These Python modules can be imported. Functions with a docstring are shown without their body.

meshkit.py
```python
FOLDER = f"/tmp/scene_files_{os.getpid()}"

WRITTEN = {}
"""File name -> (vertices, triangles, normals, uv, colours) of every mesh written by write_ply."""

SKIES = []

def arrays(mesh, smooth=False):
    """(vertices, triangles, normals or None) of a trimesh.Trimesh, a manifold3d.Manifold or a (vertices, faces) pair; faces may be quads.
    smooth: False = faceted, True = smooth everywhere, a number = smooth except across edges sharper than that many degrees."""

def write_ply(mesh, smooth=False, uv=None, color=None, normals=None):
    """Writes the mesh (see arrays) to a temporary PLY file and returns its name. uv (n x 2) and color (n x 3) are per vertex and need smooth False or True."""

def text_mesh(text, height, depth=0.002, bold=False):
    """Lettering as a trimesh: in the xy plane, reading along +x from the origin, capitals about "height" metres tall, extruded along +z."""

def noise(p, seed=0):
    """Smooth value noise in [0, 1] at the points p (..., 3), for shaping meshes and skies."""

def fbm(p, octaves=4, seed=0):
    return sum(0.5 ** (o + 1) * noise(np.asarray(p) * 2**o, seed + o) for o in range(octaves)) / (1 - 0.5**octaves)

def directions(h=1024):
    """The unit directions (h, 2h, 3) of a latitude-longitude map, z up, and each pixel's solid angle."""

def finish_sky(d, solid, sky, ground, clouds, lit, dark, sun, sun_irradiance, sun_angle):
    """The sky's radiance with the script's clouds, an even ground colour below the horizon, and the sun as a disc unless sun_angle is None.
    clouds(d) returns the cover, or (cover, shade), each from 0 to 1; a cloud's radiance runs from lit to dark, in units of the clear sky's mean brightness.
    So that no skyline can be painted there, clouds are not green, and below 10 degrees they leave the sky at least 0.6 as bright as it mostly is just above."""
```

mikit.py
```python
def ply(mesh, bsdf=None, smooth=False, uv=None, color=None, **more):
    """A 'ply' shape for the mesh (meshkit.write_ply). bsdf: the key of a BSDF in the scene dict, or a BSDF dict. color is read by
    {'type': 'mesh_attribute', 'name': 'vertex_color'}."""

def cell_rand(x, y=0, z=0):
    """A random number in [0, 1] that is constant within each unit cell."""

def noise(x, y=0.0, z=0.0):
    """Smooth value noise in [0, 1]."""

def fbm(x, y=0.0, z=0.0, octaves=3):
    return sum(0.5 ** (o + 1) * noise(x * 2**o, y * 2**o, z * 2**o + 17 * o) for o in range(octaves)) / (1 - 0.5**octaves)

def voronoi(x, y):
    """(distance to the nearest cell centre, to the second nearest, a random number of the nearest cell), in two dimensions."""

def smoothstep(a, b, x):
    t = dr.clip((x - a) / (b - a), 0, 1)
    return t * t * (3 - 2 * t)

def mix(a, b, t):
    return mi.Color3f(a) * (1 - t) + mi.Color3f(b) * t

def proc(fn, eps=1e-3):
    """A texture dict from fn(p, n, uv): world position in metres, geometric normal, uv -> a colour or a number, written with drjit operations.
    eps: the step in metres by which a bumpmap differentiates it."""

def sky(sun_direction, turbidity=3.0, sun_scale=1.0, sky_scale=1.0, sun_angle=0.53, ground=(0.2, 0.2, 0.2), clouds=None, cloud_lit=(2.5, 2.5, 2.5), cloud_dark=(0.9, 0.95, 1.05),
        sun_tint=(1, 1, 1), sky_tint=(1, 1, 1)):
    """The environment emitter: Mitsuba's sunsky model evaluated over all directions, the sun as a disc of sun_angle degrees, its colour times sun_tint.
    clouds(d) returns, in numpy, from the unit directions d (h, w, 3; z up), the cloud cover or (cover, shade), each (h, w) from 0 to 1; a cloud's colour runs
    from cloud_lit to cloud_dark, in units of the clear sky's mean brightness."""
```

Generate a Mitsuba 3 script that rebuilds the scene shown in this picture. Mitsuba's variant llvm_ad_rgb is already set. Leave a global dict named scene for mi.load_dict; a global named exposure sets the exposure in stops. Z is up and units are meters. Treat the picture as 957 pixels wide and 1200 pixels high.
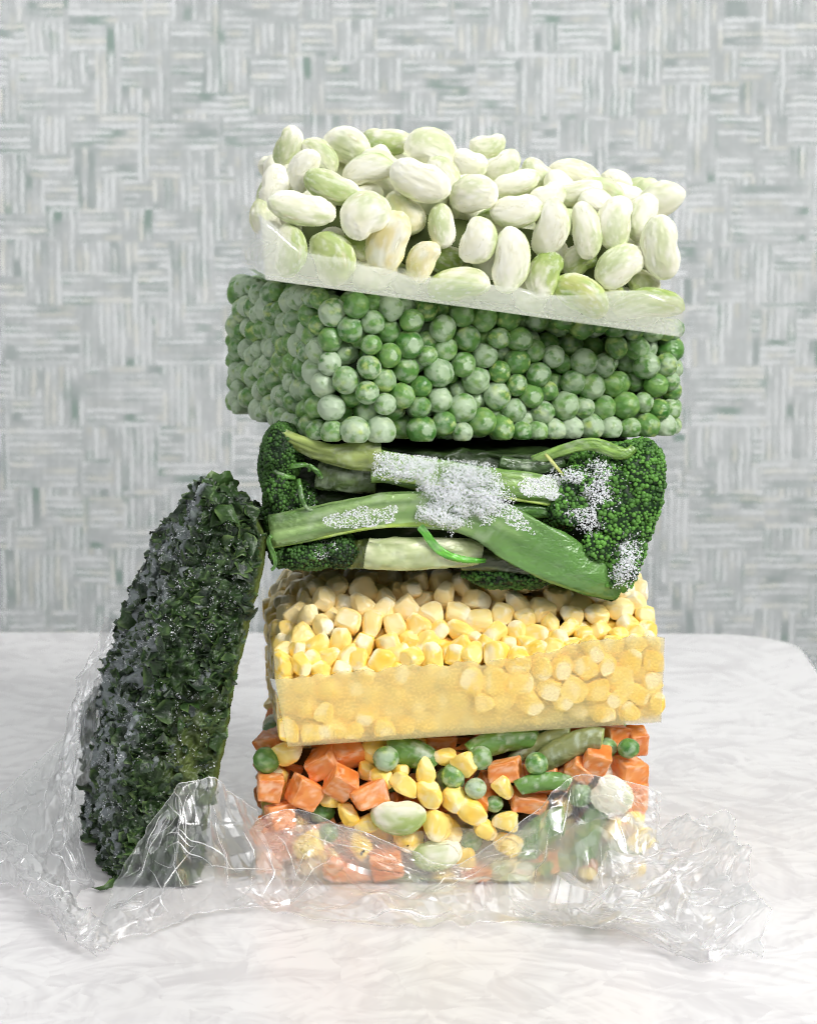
import math
import numpy as np, trimesh, drjit as dr, mitsuba as mi
import mikit, meshkit
from scipy.spatial import cKDTree
from scipy.interpolate import RectBivariateSpline, CubicSpline

T = mi.ScalarTransform4f
scene, labels = {}, {}

# ------------------------------------------------------------------ camera, light, exposure
PITCH, EYE_Z, EYE_Y, FOCAL = math.radians(8.4), 0.255, -0.85, 3035.0      # focal length in pixels of the 957 x 1200 photograph
scene['camera'] = {
    'type': 'thinlens', 'fov_axis': 'y', 'fov': 2 * math.degrees(math.atan(600 / FOCAL)),
    'aperture_radius': 0.0018, 'focus_distance': 0.862, 'near_clip': 0.02, 'far_clip': 20.0,
    'to_world': T().look_at(origin=[0, EYE_Y, EYE_Z], target=[0, EYE_Y + math.cos(PITCH), EYE_Z - math.sin(PITCH)], up=[0, 0, 1])}
exposure = 0.31
LAMPS = [  # position, aimed at, width, height, radiance
    ((0.80, -0.72, 0.88), (0.02, 0.03, 0.10), 0.44, 0.44, (25.0, 24.6, 24.1)),       # key: up to the right, a little in front
    ((-1.25, -0.70, 0.80), (0.0, 0.05, 0.12), 0.60, 1.00, (2.50, 2.53, 2.62)),       # fill: left
    ((0.20, -1.60, 1.15), (0.0, 0.1, 0.12), 1.10, 0.65, (3.10, 3.10, 3.10)),         # fill: over the camera
    ((-0.10, 0.15, 1.40), (0.0, 0.50, 0.10), 1.40, 0.90, (1.10, 1.11, 1.12)),        # overhead, towards the wall
    ((1.45, 0.10, 0.75), (0.0, 0.05, 0.10), 0.45, 0.90, (2.10, 2.10, 2.10)),         # added fill, right: something bright for the wrap to reflect
]


def at(px, py, Y):
    """The world point at depth Y that the photograph shows at the pixel (px, py)."""
    a, b = (px - 478.5) / FOCAL, -(py - 600) / FOCAL
    d = np.array([a, math.cos(PITCH) + b * math.sin(PITCH), -math.sin(PITCH) + b * math.cos(PITCH)])
    return np.array([0, EYE_Y, EYE_Z]) + d * ((Y - EYE_Y) / d[1])


def ground(px, py, z=0.0):
    a, b = (px - 478.5) / FOCAL, -(py - 600) / FOCAL
    d = np.array([a, math.cos(PITCH) + b * math.sin(PITCH), -math.sin(PITCH) + b * math.cos(PITCH)])
    return np.array([0, EYE_Y, EYE_Z]) + d * ((z - EYE_Z) / d[2])


def mpp(Y):                                   # metres per photograph pixel at depth Y
    return (Y - EYE_Y) / FOCAL


def lin(r, g, b):
    c = np.array([r, g, b]) / 255.0
    return np.where(c <= 0.04045, c / 12.92, ((c + 0.055) / 1.055) ** 2.4)


# ------------------------------------------------------------------ helpers
used = {}


def numbered(name):
    n = used.get(name, 0)
    used[name] = n + 1
    return name if n == 0 else f'{name}_{n:03d}'


def add(name, mesh, bsdf, parent=None, color=None, smooth=True, **more):
    key = numbered(f'{parent}__{name}' if parent else name)
    scene[key] = mikit.ply(mesh, bsdf, smooth=smooth, color=color, **more)
    return key


def thing(name, label, category, kind=None):
    key = numbered(name)
    labels[key] = {'label': label, 'category': category}
    if kind:
        labels[key]['kind'] = kind
    return key


def stuff(key, label=None):
    labels[key] = {'kind': 'stuff', **({'label': label} if label else {})}


def rot(rng):
    q = rng.normal(size=4)
    return trimesh.transformations.quaternion_matrix(q / np.linalg.norm(q))[:3, :3]


def Rx(a): c, s = math.cos(a), math.sin(a); return np.array([[1, 0, 0], [0, c, -s], [0, s, c]])
def Ry(a): c, s = math.cos(a), math.sin(a); return np.array([[c, 0, s], [0, 1, 0], [-s, 0, c]])
def Rz(a): c, s = math.cos(a), math.sin(a); return np.array([[c, -s, 0], [s, c, 0], [0, 0, 1]])


def sstep(a, b, x):
    t = np.clip((x - a) / (b - a), 0, 1)
    return t * t * (3 - 2 * t)


def blend(a, b, t):
    t = np.asarray(t)[..., None]
    return np.asarray(a) * (1 - t) + np.asarray(b) * t


ICO = {k: trimesh.creation.icosphere(subdivisions=k) for k in (1, 2, 3, 4)}


def ico(k):
    return np.array(ICO[k].vertices), np.array(ICO[k].faces)


class Joined:
    """Many pieces gathered into one mesh with vertex colours."""
    def __init__(self): self.v, self.f, self.c, self.n = [], [], [], 0
    def put(self, v, f, c):
        self.v.append(v); self.f.append(np.asarray(f) + self.n); self.c.append(np.broadcast_to(c, (len(v), 3))); self.n += len(v)
    def mesh(self): return (np.vstack(self.v), np.vstack(self.f)), np.vstack(self.c)


class Block:
    """A block's own axes: X along its front, Y into the depth, Z up; origin at its front left bottom corner."""
    def __init__(self, origin, yaw, roll):
        self.o, self.R = np.asarray(origin), Rz(math.radians(yaw)) @ Ry(math.radians(roll))
    def world(self, p): return np.asarray(p) @ self.R.T + self.o
    def local(self, p): return (np.asarray(p) - self.o) @ self.R


def pack(W, D, zmax, r, n, seed, iters=90, spread=0.1, corner=0.0):
    """n touching balls settled in a box W x D under the height zmax(x, y)."""
    g = np.random.default_rng(seed)
    p = g.random((n, 3)) * [W, D, zmax(W / 2, D / 2)]
    rr = r * (1 + spread * g.uniform(-1, 1, n))
    for _ in range(iters):
        pairs = cKDTree(p).query_pairs(2.25 * r, output_type='ndarray')
        d = p[pairs[:, 1]] - p[pairs[:, 0]]
        L = np.linalg.norm(d, axis=1) + 1e-9
        over = np.maximum(rr[pairs[:, 0]] + rr[pairs[:, 1]] - L, 0)
        push = d / L[:, None] * (over * 0.5)[:, None] * 0.8
        np.add.at(p, pairs[:, 0], -push)
        np.add.at(p, pairs[:, 1], push)
        p[:, 0] = np.clip(p[:, 0], rr * .9, W - rr * .9)
        p[:, 1] = np.clip(p[:, 1], rr * .9, D - rr * .9)
        if corner:                                                        # upright edges rounded off
            cx, cy = np.clip(p[:, 0], corner, W - corner), np.clip(p[:, 1], corner, D - corner)
            d = np.hypot(p[:, 0] - cx, p[:, 1] - cy); k = np.minimum(1, (corner - rr * .9) / np.maximum(d, 1e-9))
            p[:, 0], p[:, 1] = cx + (p[:, 0] - cx) * k, cy + (p[:, 1] - cy) * k
        p[:, 2] = np.clip(p[:, 2], rr * .9, np.maximum(zmax(p[:, 0], p[:, 1]) - rr, rr * .9))
    return p, rr


def in_view(c, r):
    """How many pixels of each ball are in view among the others."""
    buf = -np.ones((1200, 957), int)
    e = c - [0, EYE_Y, EYE_Z]
    fwd = e[:, 1] * math.cos(PITCH) - e[:, 2] * math.sin(PITCH)
    up = e[:, 1] * math.sin(PITCH) + e[:, 2] * math.cos(PITCH)
    x, y, rad = 478.5 + e[:, 0] / fwd * FOCAL, 600 - up / fwd * FOCAL, r / fwd * FOCAL
    for i in np.argsort(-fwd):
        x0, x1, y0, y1 = int(x[i] - rad[i]), int(x[i] + rad[i]) + 1, int(y[i] - rad[i]), int(y[i] + rad[i]) + 1
        yy, xx = np.mgrid[max(y0, 0):max(min(y1, 1200), 0), max(x0, 0):max(min(x1, 957), 0)]
        m = (xx - x[i]) ** 2 + (yy - y[i]) ** 2 < rad[i] ** 2
        buf[yy[m], xx[m]] = i
    return np.bincount(buf[buf >= 0], minlength=len(c))


def tube(pts, ra, rb=None, sides=20, steps=60, twist=0.0, lump=0.0, seed=0, caps=True, side=(0, -1, 0)):
    """A stalk along pts with half-widths ra (across the view) and rb (in depth), given at pts; returns (v, f, along, around)."""
    pts = np.asarray(pts, float)
    t0 = np.linspace(0, 1, len(pts)); t = np.linspace(0, 1, steps)
    cs = CubicSpline(t0, pts); P = cs(t); Q = cs(t, 1); Q /= np.linalg.norm(Q, axis=1, keepdims=True)
    A = np.interp(t, t0, np.broadcast_to(ra, len(pts))); B = np.interp(t, t0, np.broadcast_to(rb if rb is not None else ra, len(pts)))
    b = np.asarray(side, float) - Q * (Q @ np.asarray(side, float))[:, None]; b /= np.linalg.norm(b, axis=1, keepdims=True)
    a = np.cross(Q, b)
    th = np.arange(sides) * 2 * np.pi / sides
    rad = 1 + lump * (2 * meshkit.fbm(np.stack(np.broadcast_arrays(t[:, None] * 7, np.cos(th) * 1.3 + 5, np.sin(th) * 1.3 + seed), -1), 3, seed) - 1)
    v = P[:, None] + rad[..., None] * (np.cos(th)[None, :, None] * (A[:, None] * a)[:, None] + np.sin(th)[None, :, None] * (B[:, None] * b)[:, None])
    i, j = np.meshgrid(np.arange(steps - 1), np.arange(sides), indexing='ij')
    q = np.stack([i * sides + j, i * sides + (j + 1) % sides, (i + 1) * sides + (j + 1) % sides, (i + 1) * sides + j], -1).reshape(-1, 4)
    f = np.vstack([q[:, [0, 1, 2]], q[:, [0, 2, 3]]])
    al, ar = np.repeat(t, sides), np.tile(th, steps)
    v = v.reshape(-1, 3)
    if caps:
        n = len(v)
        v = np.vstack([v, P[0] - Q[0] * A[0] * .12, P[-1] + Q[-1] * A[-1] * .12]); al = np.append(al, [0, 1]); ar = np.append(ar, [0, 0])
        k = np.arange(sides)
        f = np.vstack([f, np.stack([k * 0 + n, (k + 1) % sides, k], 1), np.stack([k * 0 + n + 1, k + (steps - 1) * sides, (k + 1) % sides + (steps - 1) * sides], 1)])
    m = trimesh.Trimesh(v, f, process=False)
    if m.volume < 0:
        f = f[:, ::-1]
    return v, f, al, ar


def solid(nx, ny, nz, shape):
    """A closed box of grids mapped by shape(unit points) -> points."""
    v, f, n = [], [], 0
    for ax, s in [(a, s) for a in range(3) for s in (0, 1)]:
        k = [nx, ny, nz]; u, w = [i for i in range(3) if i != ax]
        A, B = np.meshgrid(np.linspace(0, 1, k[u] + 1), np.linspace(0, 1, k[w] + 1), indexing='ij')
        p = np.zeros(A.shape + (3,)); p[..., u], p[..., w], p[..., ax] = A, B, s
        i, j = np.meshgrid(np.arange(k[u]), np.arange(k[w]), indexing='ij')
        m = k[w] + 1
        q = np.stack([i * m + j, (i + 1) * m + j, (i + 1) * m + j + 1, i * m + j + 1], -1).reshape(-1, 4) + n
        v.append(p.reshape(-1, 3)); f.append(q); n += A.size
    m = trimesh.Trimesh(np.vstack(v), np.vstack([np.vstack(f)[:, [0, 1, 2]], np.vstack(f)[:, [0, 2, 3]]]), process=False)
    m.merge_vertices(digits_vertex=7)
    u = np.array(m.vertices)
    m = trimesh.Trimesh(shape(u), m.faces, process=False)
    m.fix_normals()
    return m, u


# ------------------------------------------------------------------ materials
VC = {'type': 'mesh_attribute', 'name': 'vertex_color'}


def veg(key, roughness, specular=0.5, bump=None, **more):
    b = {'type': 'principled', 'base_color': VC, 'roughness': roughness, 'specular': specular, **more}
    if bump:
        b = {'type': 'bumpmap', 'tex': mikit.proc(bump[0], eps=bump[2]), 'scale': bump[1], 'bsdf': b}
    scene[key] = {'type': 'twosided', 'bsdf': b}


grain = lambda p, n, uv: mikit.fbm(p.x * 2600, p.y * 2600, p.z * 2600, 2)
skin = lambda p, n, uv: mikit.fbm(p.x * 900, p.y * 900, p.z * 900, 3)
veg('pea_skin', 0.36, 0.5, (skin, 0.00035, 1e-4))
veg('bean_skin', 0.42, 0.45, (skin, 0.00035, 1e-4), flatness=0.5)
veg('corn_skin', 0.30, 0.5, (skin, 0.0003, 1e-4), flatness=0.5)
veg('carrot_flesh', 0.32, 0.5, (skin, 0.0004, 1e-4), flatness=0.3)
veg('stalk_skin', 0.34, 0.5, (skin, 0.0005, 1e-4), clearcoat=0.8, clearcoat_gloss=0.9)
veg('leaf_skin', 0.42, 0.42, (skin, 0.0004, 1e-4))
veg('bud_skin', 0.5, 0.4)
veg('shade_core', 0.6, 0.3)  # for the block cores; their dark colour holds the shade between pieces
scene['frost_grain'] = {'type': 'blendbsdf', 'weight': 0.75, 'a': {'type': 'thindielectric', 'int_ior': 1.31}, 'b': {'type': 'twosided', 'bsdf': {'type': 'principled', 'base_color': {'type': 'rgb', 'value': [.88, .90, .92]}, 'roughness': 0.3, 'specular': 0.6}}}
scene['ice_white'] = {'type': 'twosided', 'bsdf': {'type': 'bumpmap', 'tex': mikit.proc(grain, eps=1e-4), 'scale': 0.0004, 'bsdf': {'type': 'principled', 'base_color': VC, 'roughness': 0.4, 'specular': 0.5}}}

scene['frosted_skin'] = {'type': 'blendbsdf', 'weight': mikit.proc(lambda p, n, uv: .04 + .06 * mikit.smoothstep(.42, .72, mikit.fbm(p.x * 1500, p.y * 1500, p.z * 1500, 3))),
                         'a': {'type': 'thindielectric', 'int_ior': 1.31}, 'b': {'type': 'twosided', 'bsdf': {'type': 'principled', 'base_color': {'type': 'rgb', 'value': [.92, .80, .50]}, 'roughness': .35, 'specular': .4}}}
scene['clear_skin'] = {'type': 'thindielectric', 'int_ior': 1.31}
scene['milky_corn_ice'] = {'type': 'homogeneous', 'albedo': {'type': 'rgb', 'value': [.999, .966, .67]}, 'sigma_t': 170.0}
scene['milky_mixed_ice'] = {'type': 'homogeneous', 'albedo': {'type': 'rgb', 'value': [.995, .985, .95]}, 'sigma_t': 95.0}
scene['milky_bean_ice'] = {'type': 'homogeneous', 'albedo': {'type': 'rgb', 'value': [.978, .990, .945]}, 'sigma_t': 120.0}

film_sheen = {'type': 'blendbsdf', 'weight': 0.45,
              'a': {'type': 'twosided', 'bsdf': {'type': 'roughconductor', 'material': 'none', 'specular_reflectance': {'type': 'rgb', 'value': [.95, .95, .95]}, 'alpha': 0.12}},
              'b': {'type': 'twosided', 'bsdf': {'type': 'diffuse', 'reflectance': {'type': 'rgb', 'value': [.92, .92, .93]}}}}  # white share lightens the film in place of reflected bright surroundings
scene['clear_film'] = {'type': 'blendbsdf', 'weight': 0.15, 'a': {'type': 'thindielectric', 'int_ior': 1.36}, 'b': film_sheen}
scene['film_highlight'] = {'type': 'blendbsdf', 'weight': 0.6, 'a': {'type': 'thindielectric', 'int_ior': 1.36}, 'b': film_sheen}  # whitened to draw highlight lines on edges and folds


def wallpaper(p, n, uv):
    x, z = p.x * 1220, p.z * 1220                                        # a little under a millimetre
    wx = x + 3 * (mikit.noise(x / 26, z / 26, 3) - .5); wz = z + 3 * (mikit.noise(x / 26, z / 26, 7) - .5)
    cz = dr.floor(wz / 46)
    off = wx / 56 + mikit.cell_rand(cz, 4) * .8
    cx = dr.floor(off)
    odd = dr.select(dr.abs((cx + cz) - 2 * dr.floor((cx + cz) / 2)) > .5, 1., 0.)
    upright = (mikit.cell_rand(cx, cz, 5) * .5 + .5 * odd) > .5
    fx, fz = off - cx, wz / 46 - cz                                      # blocks nest: a smaller one at right angles sits in a corner or along a side of many
    sx, sz = dr.floor(fx * 2 + .35 * mikit.cell_rand(cx, cz, 11)), dr.floor(fz * 2 + .3 * mikit.cell_rand(cx, cz, 12))
    flip = mikit.cell_rand(cx * 2 + sx, cz * 2 + sz, 9) > .66
    upright = dr.select(flip, ~upright, upright)
    o = dr.select(upright, 1., 0.)
    a = dr.select(upright, x, z); b = dr.select(upright, z, x)
    aw = a + 1.3 * (mikit.noise(b / 12, a / 30, 1) - .5) + 1.1 * (mikit.noise(b / 1.7, a / 3, 2) - .5)
    st = aw / 5.1
    k = dr.floor(st); fr = st - k
    key = k * 3.3 + cx * 1.7 + o * 11
    wide = .12 * (mikit.noise(key, b / 20, 41) - .5)
    on = mikit.smoothstep(.10 - wide, .34 - wide, fr) * mikit.smoothstep(.97 + wide, .70 + wide, fr)
    on *= mikit.smoothstep(.12, .34, mikit.noise(key + 2, b / 21, 15))
    bright = mikit.noise(key, b / 26, 3) * .7 + .3 * mikit.noise(key + 5, b / 9, 4)
    thread = mikit.noise(x / .85, z / 22, 12) - .5
    weft = mikit.noise(b / 1.4, a / 2.5, 13) - .5
    gap = (1 - on) * mikit.smoothstep(.46, .76, mikit.noise(key + 9, b / 17, 6))
    big = mikit.fbm(x / 130, z / 130, 8, 2) - .5
    v = .30 + .62 * on * mikit.smoothstep(.15, .75, bright) + .24 * thread + .22 * weft + .30 * big
    c = mikit.mix((.47, .50, .50), (.80, .825, .83), mikit.smoothstep(.0, 1.0, v))
    c = mikit.mix(c, (.32, .385, .37), .62 * gap)
    green = gap * mikit.smoothstep(.50, .72, mikit.noise(key + 3, b / 25, 21))
    c = mikit.mix(c, (.22, .35, .28), .55 * green)
    beige = on * mikit.smoothstep(.62, .84, mikit.noise(key + 7, b / 18, 33))
    return mikit.mix(c, (.78, .76, .64), .40 * beige)


def pearl(p, n, uv):
    x, y = p.x * 1000, p.y * 1000
    wx = x + 9 * (mikit.fbm(x / 18, y / 18, 1, 2) - .5); wy = y + 9 * (mikit.fbm(x / 18, y / 18, 5, 2) - .5)
    d1, d2, r = mikit.voronoi(wx / 24, wy / 24)
    e1, e2, q = mikit.voronoi(wx / 12 + 31, wy / 16 + 7)

    def flake(r, w, l):
        th = r * 6.2832
        a, b = dr.cos(th) * wx + dr.sin(th) * wy, -dr.sin(th) * wx + dr.cos(th) * wy
        return mikit.fbm(a / l, b / w, r * 40, 3)
    v = .46 * flake(r, 4.5, 26) + .30 * flake(q, 3.2, 18) + .24 * mikit.fbm(wx / 30, wy / 30, 9, 2)
    return mikit.mix((.545, .530, .535), (.665, .655, .655), mikit.smoothstep(.32, .64, v))


scene['wallpaper_print'] = {'type': 'twosided', 'bsdf': {'type': 'diffuse', 'reflectance': mikit.proc(wallpaper)}}
scene['pearl_laminate'] = {'type': 'twosided', 'bsdf': {'type': 'principled', 'base_color': mikit.proc(pearl), 'roughness': 0.28, 'specular': 0.45}}
scene['steel'] = {'type': 'twosided', 'bsdf': {'type': 'roughconductor', 'material': 'Al', 'alpha': 0.13}}
scene['black_cloth'] = {'type': 'twosided', 'bsdf': {'type': 'diffuse', 'reflectance': {'type': 'rgb', 'value': [.03, .03, .03]}}}

# ------------------------------------------------------------------ lamps (softboxes with housings)
for i, (pos, aim, w, h, rad) in enumerate(LAMPS):
    place = T().look_at(origin=list(pos), target=list(aim), up=[0, 0, 1] if abs(pos[0] - aim[0]) + abs(pos[1] - aim[1]) > .3 else [0, 1, 0])
    key = thing('studio_softbox', ['softbox lamp up to the right of the frozen stack', 'softbox lamp standing at the left beside the table',
                                   'wide softbox lamp above the camera', 'softbox lamp hanging over the table', 'narrow dim softbox lamp added at the right to brighten reflections in the wrap'][i], 'softbox')
    scene[key + '__diffuser'] = {'type': 'rectangle', 'to_world': place @ T().scale([w / 2, h / 2, 1]), 'emitter': {'type': 'area', 'radiance': {'type': 'rgb', 'value': list(rad)}},
                                 'bsdf': {'type': 'diffuse'}}
    hood = []
    for sx in (-1, 1):
        hood.append(trimesh.creation.box((.01, h + .04, .16), trimesh.transformations.translation_matrix((sx * (w / 2 + .015), 0, -.05))))
        hood.append(trimesh.creation.box((w + .02, .01, .16), trimesh.transformations.translation_matrix((0, sx * (h / 2 + .015), -.05))))
    hood.append(trimesh.creation.box((w + .02, h + .02, .01), trimesh.transformations.translation_matrix((0, 0, -.125))))
    scene[key + '__housing'] = mikit.ply(trimesh.util.concatenate(hood), 'black_cloth', to_world=place)

# ------------------------------------------------------------------ wall and table
WALL_Y = 0.72
wall = trimesh.creation.box((3.2, .02, 2.4), trimesh.transformations.translation_matrix((0, WALL_Y + .01, .45)))
add('wall', wall, 'wallpaper_print', smooth=False)
labels['wall'] = {'label': 'pale grey wall papered in a woven basket pattern of short strips', 'category': 'wall', 'kind': 'structure'}

from shapely.geometry import Polygon


def rounded(x0, x1, y0, y1, r, n=24):
    out = []
    for cx, cy, s in ((x1 - r, y1 - r, 0), (x0 + r, y1 - r, 1), (x0 + r, y0 + r, 2), (x1 - r, y0 + r, 3)):
        out += [(cx + r * math.cos(a), cy + r * math.sin(a)) for a in np.linspace(s * math.pi / 2, (s + 1) * math.pi / 2, n)]
    return Polygon(out)


tk = thing('table', 'white table with a pearly swirled laminate top and rounded corner', 'table')
TR = Rz(math.radians(-.7)); M4 = np.eye(4); M4[:3, :3] = TR
outline = rounded(-.75, .1895, -.62, .452, .042)
top = trimesh.creation.extrude_polygon(outline, .022, engine='earcut'); top.apply_translation((0, 0, -.022)); top.apply_transform(M4)
add('tabletop', top, 'pearl_laminate', tk, smooth=False)
band = trimesh.creation.extrude_polygon(outline.buffer(.002).difference(outline.buffer(.0003)), .024, engine='earcut'); band.apply_translation((0, 0, -.0245)); band.apply_transform(M4)
add('edge_band', band, 'steel', tk, smooth=30)
for lx in (-.66, .15):
    for ly in (-.53, .37):
        leg = trimesh.creation.cylinder(.016, .70, sections=24); leg.apply_translation((lx, ly, -.373)); leg.apply_transform(M4)
        add('leg', leg, 'steel', tk, smooth=30)

# ------------------------------------------------------------------ piece shapes (unit size)
def pea_piece(g, k=3):
    v, f = ico(k)
    s = g.uniform(0, 50, 3)
    v = v * (1 + .14 * (meshkit.fbm(v * 1.5 + s, 3) - .5) - .05 * sstep(.55, .75, meshkit.fbm(v * 3.2 + s + 8, 2)))[:, None]
    d = g.normal(size=3); d /= np.linalg.norm(d)
    v = v * (1 - .12 * np.exp(-(1 - ico(k)[0] @ d) / .02))[:, None]
    v = v * g.uniform(.93, 1.07, 3)
    return v @ rot(g).T, f


def corn_piece(g, k=3):
    u, f = ico(k)
    v = np.sign(u) * np.abs(u) ** .66
    z = v[:, 2]
    taper = .74 + .26 * sstep(-1, .5, z)
    v = v * np.stack([taper * 1.02, taper * g.uniform(.72, .92), np.full(len(v), g.uniform(.95, 1.2))], 1)
    rr = np.hypot(u[:, 0], u[:, 1])
    v[:, 2] -= np.where(u[:, 2] > 0, g.uniform(.1, .32) * np.exp(-(rr / .42) ** 2), 0)
    v[:, 2] += np.where(u[:, 2] < 0, .1 * np.exp(-(rr / .3) ** 2) * g.uniform(-1, 1), 0)
    s = g.uniform(0, 50, 3)
    v = v * (1 + .16 * (meshkit.fbm(u * 1.6 + s, 3) - .5) + .05 * (meshkit.fbm(u * 5 + s, 2) - .5))[:, None]
    for _ in range(4):                                                    # sides pressed flat by the neighbours on the cob
        d = g.normal(size=3) * [1, 1, .45]; d /= np.linalg.norm(d)
        over = v @ d - g.uniform(.66, .85)
        v = v - (np.maximum(over, 0) * .82)[:, None] * d
    return v, f, u


def corn_colour(u, g, pale=0.0):
    s = g.uniform(0, 60, 3)
    n = meshkit.fbm(u * 1.6 + s, 3)
    y = blend(np.array([.89, .58, .06]), np.array([.92, .74, .24]), np.clip(n * 1.6 - .3 + g.uniform(-.2, .25), 0, 1))
    tip = sstep(.25, .85, -u[:, 2] + .5 * (n - .5)) * .85
    c = blend(y, np.array([.93, .84, .58]), tip)
    crown = sstep(.72, .97, u[:, 2] + .25 * (n - .5)) * g.uniform(.2, .8)
    c = blend(c, np.array([.95, .86, .55]), crown)
    frost = sstep(.55, .75, meshkit.fbm(u * 3.1 + s + 9, 3)) * .35
    c = blend(c, np.array([.92, .88, .74]), np.clip(frost + pale, 0, 1))
    return c


def bean_piece(L, w, d, g, k=4):
    u, f = ico(k)
    v = np.sign(u) * np.abs(u) ** .93
    bend = g.uniform(.03, .16)
    v = v * [L / 2, d / 2, w / 2]
    v[:, 2] += bend * w * ((v[:, 0] / (L / 2)) ** 2 - .5)
    s = g.uniform(0, 50, 3)
    v = v * (1 + .13 * (meshkit.fbm(u * 1.2 + s, 3) - .5) + .05 * (meshkit.fbm(u * 4 + s, 3) - .5) - .035 * sstep(.56, .70, meshkit.noise(u * [2.2, 7, 9] + s)) * sstep(.45, .6, meshkit.noise(u * 1.5 + s + 5)))[:, None]
    hx = g.uniform(-.3, .3)
    v[:, 2] -= w * .07 * np.exp(-((u[:, 0] - hx) / .22) ** 2) * sstep(.6, 1, u[:, 2])
    return v, f, u


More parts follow.
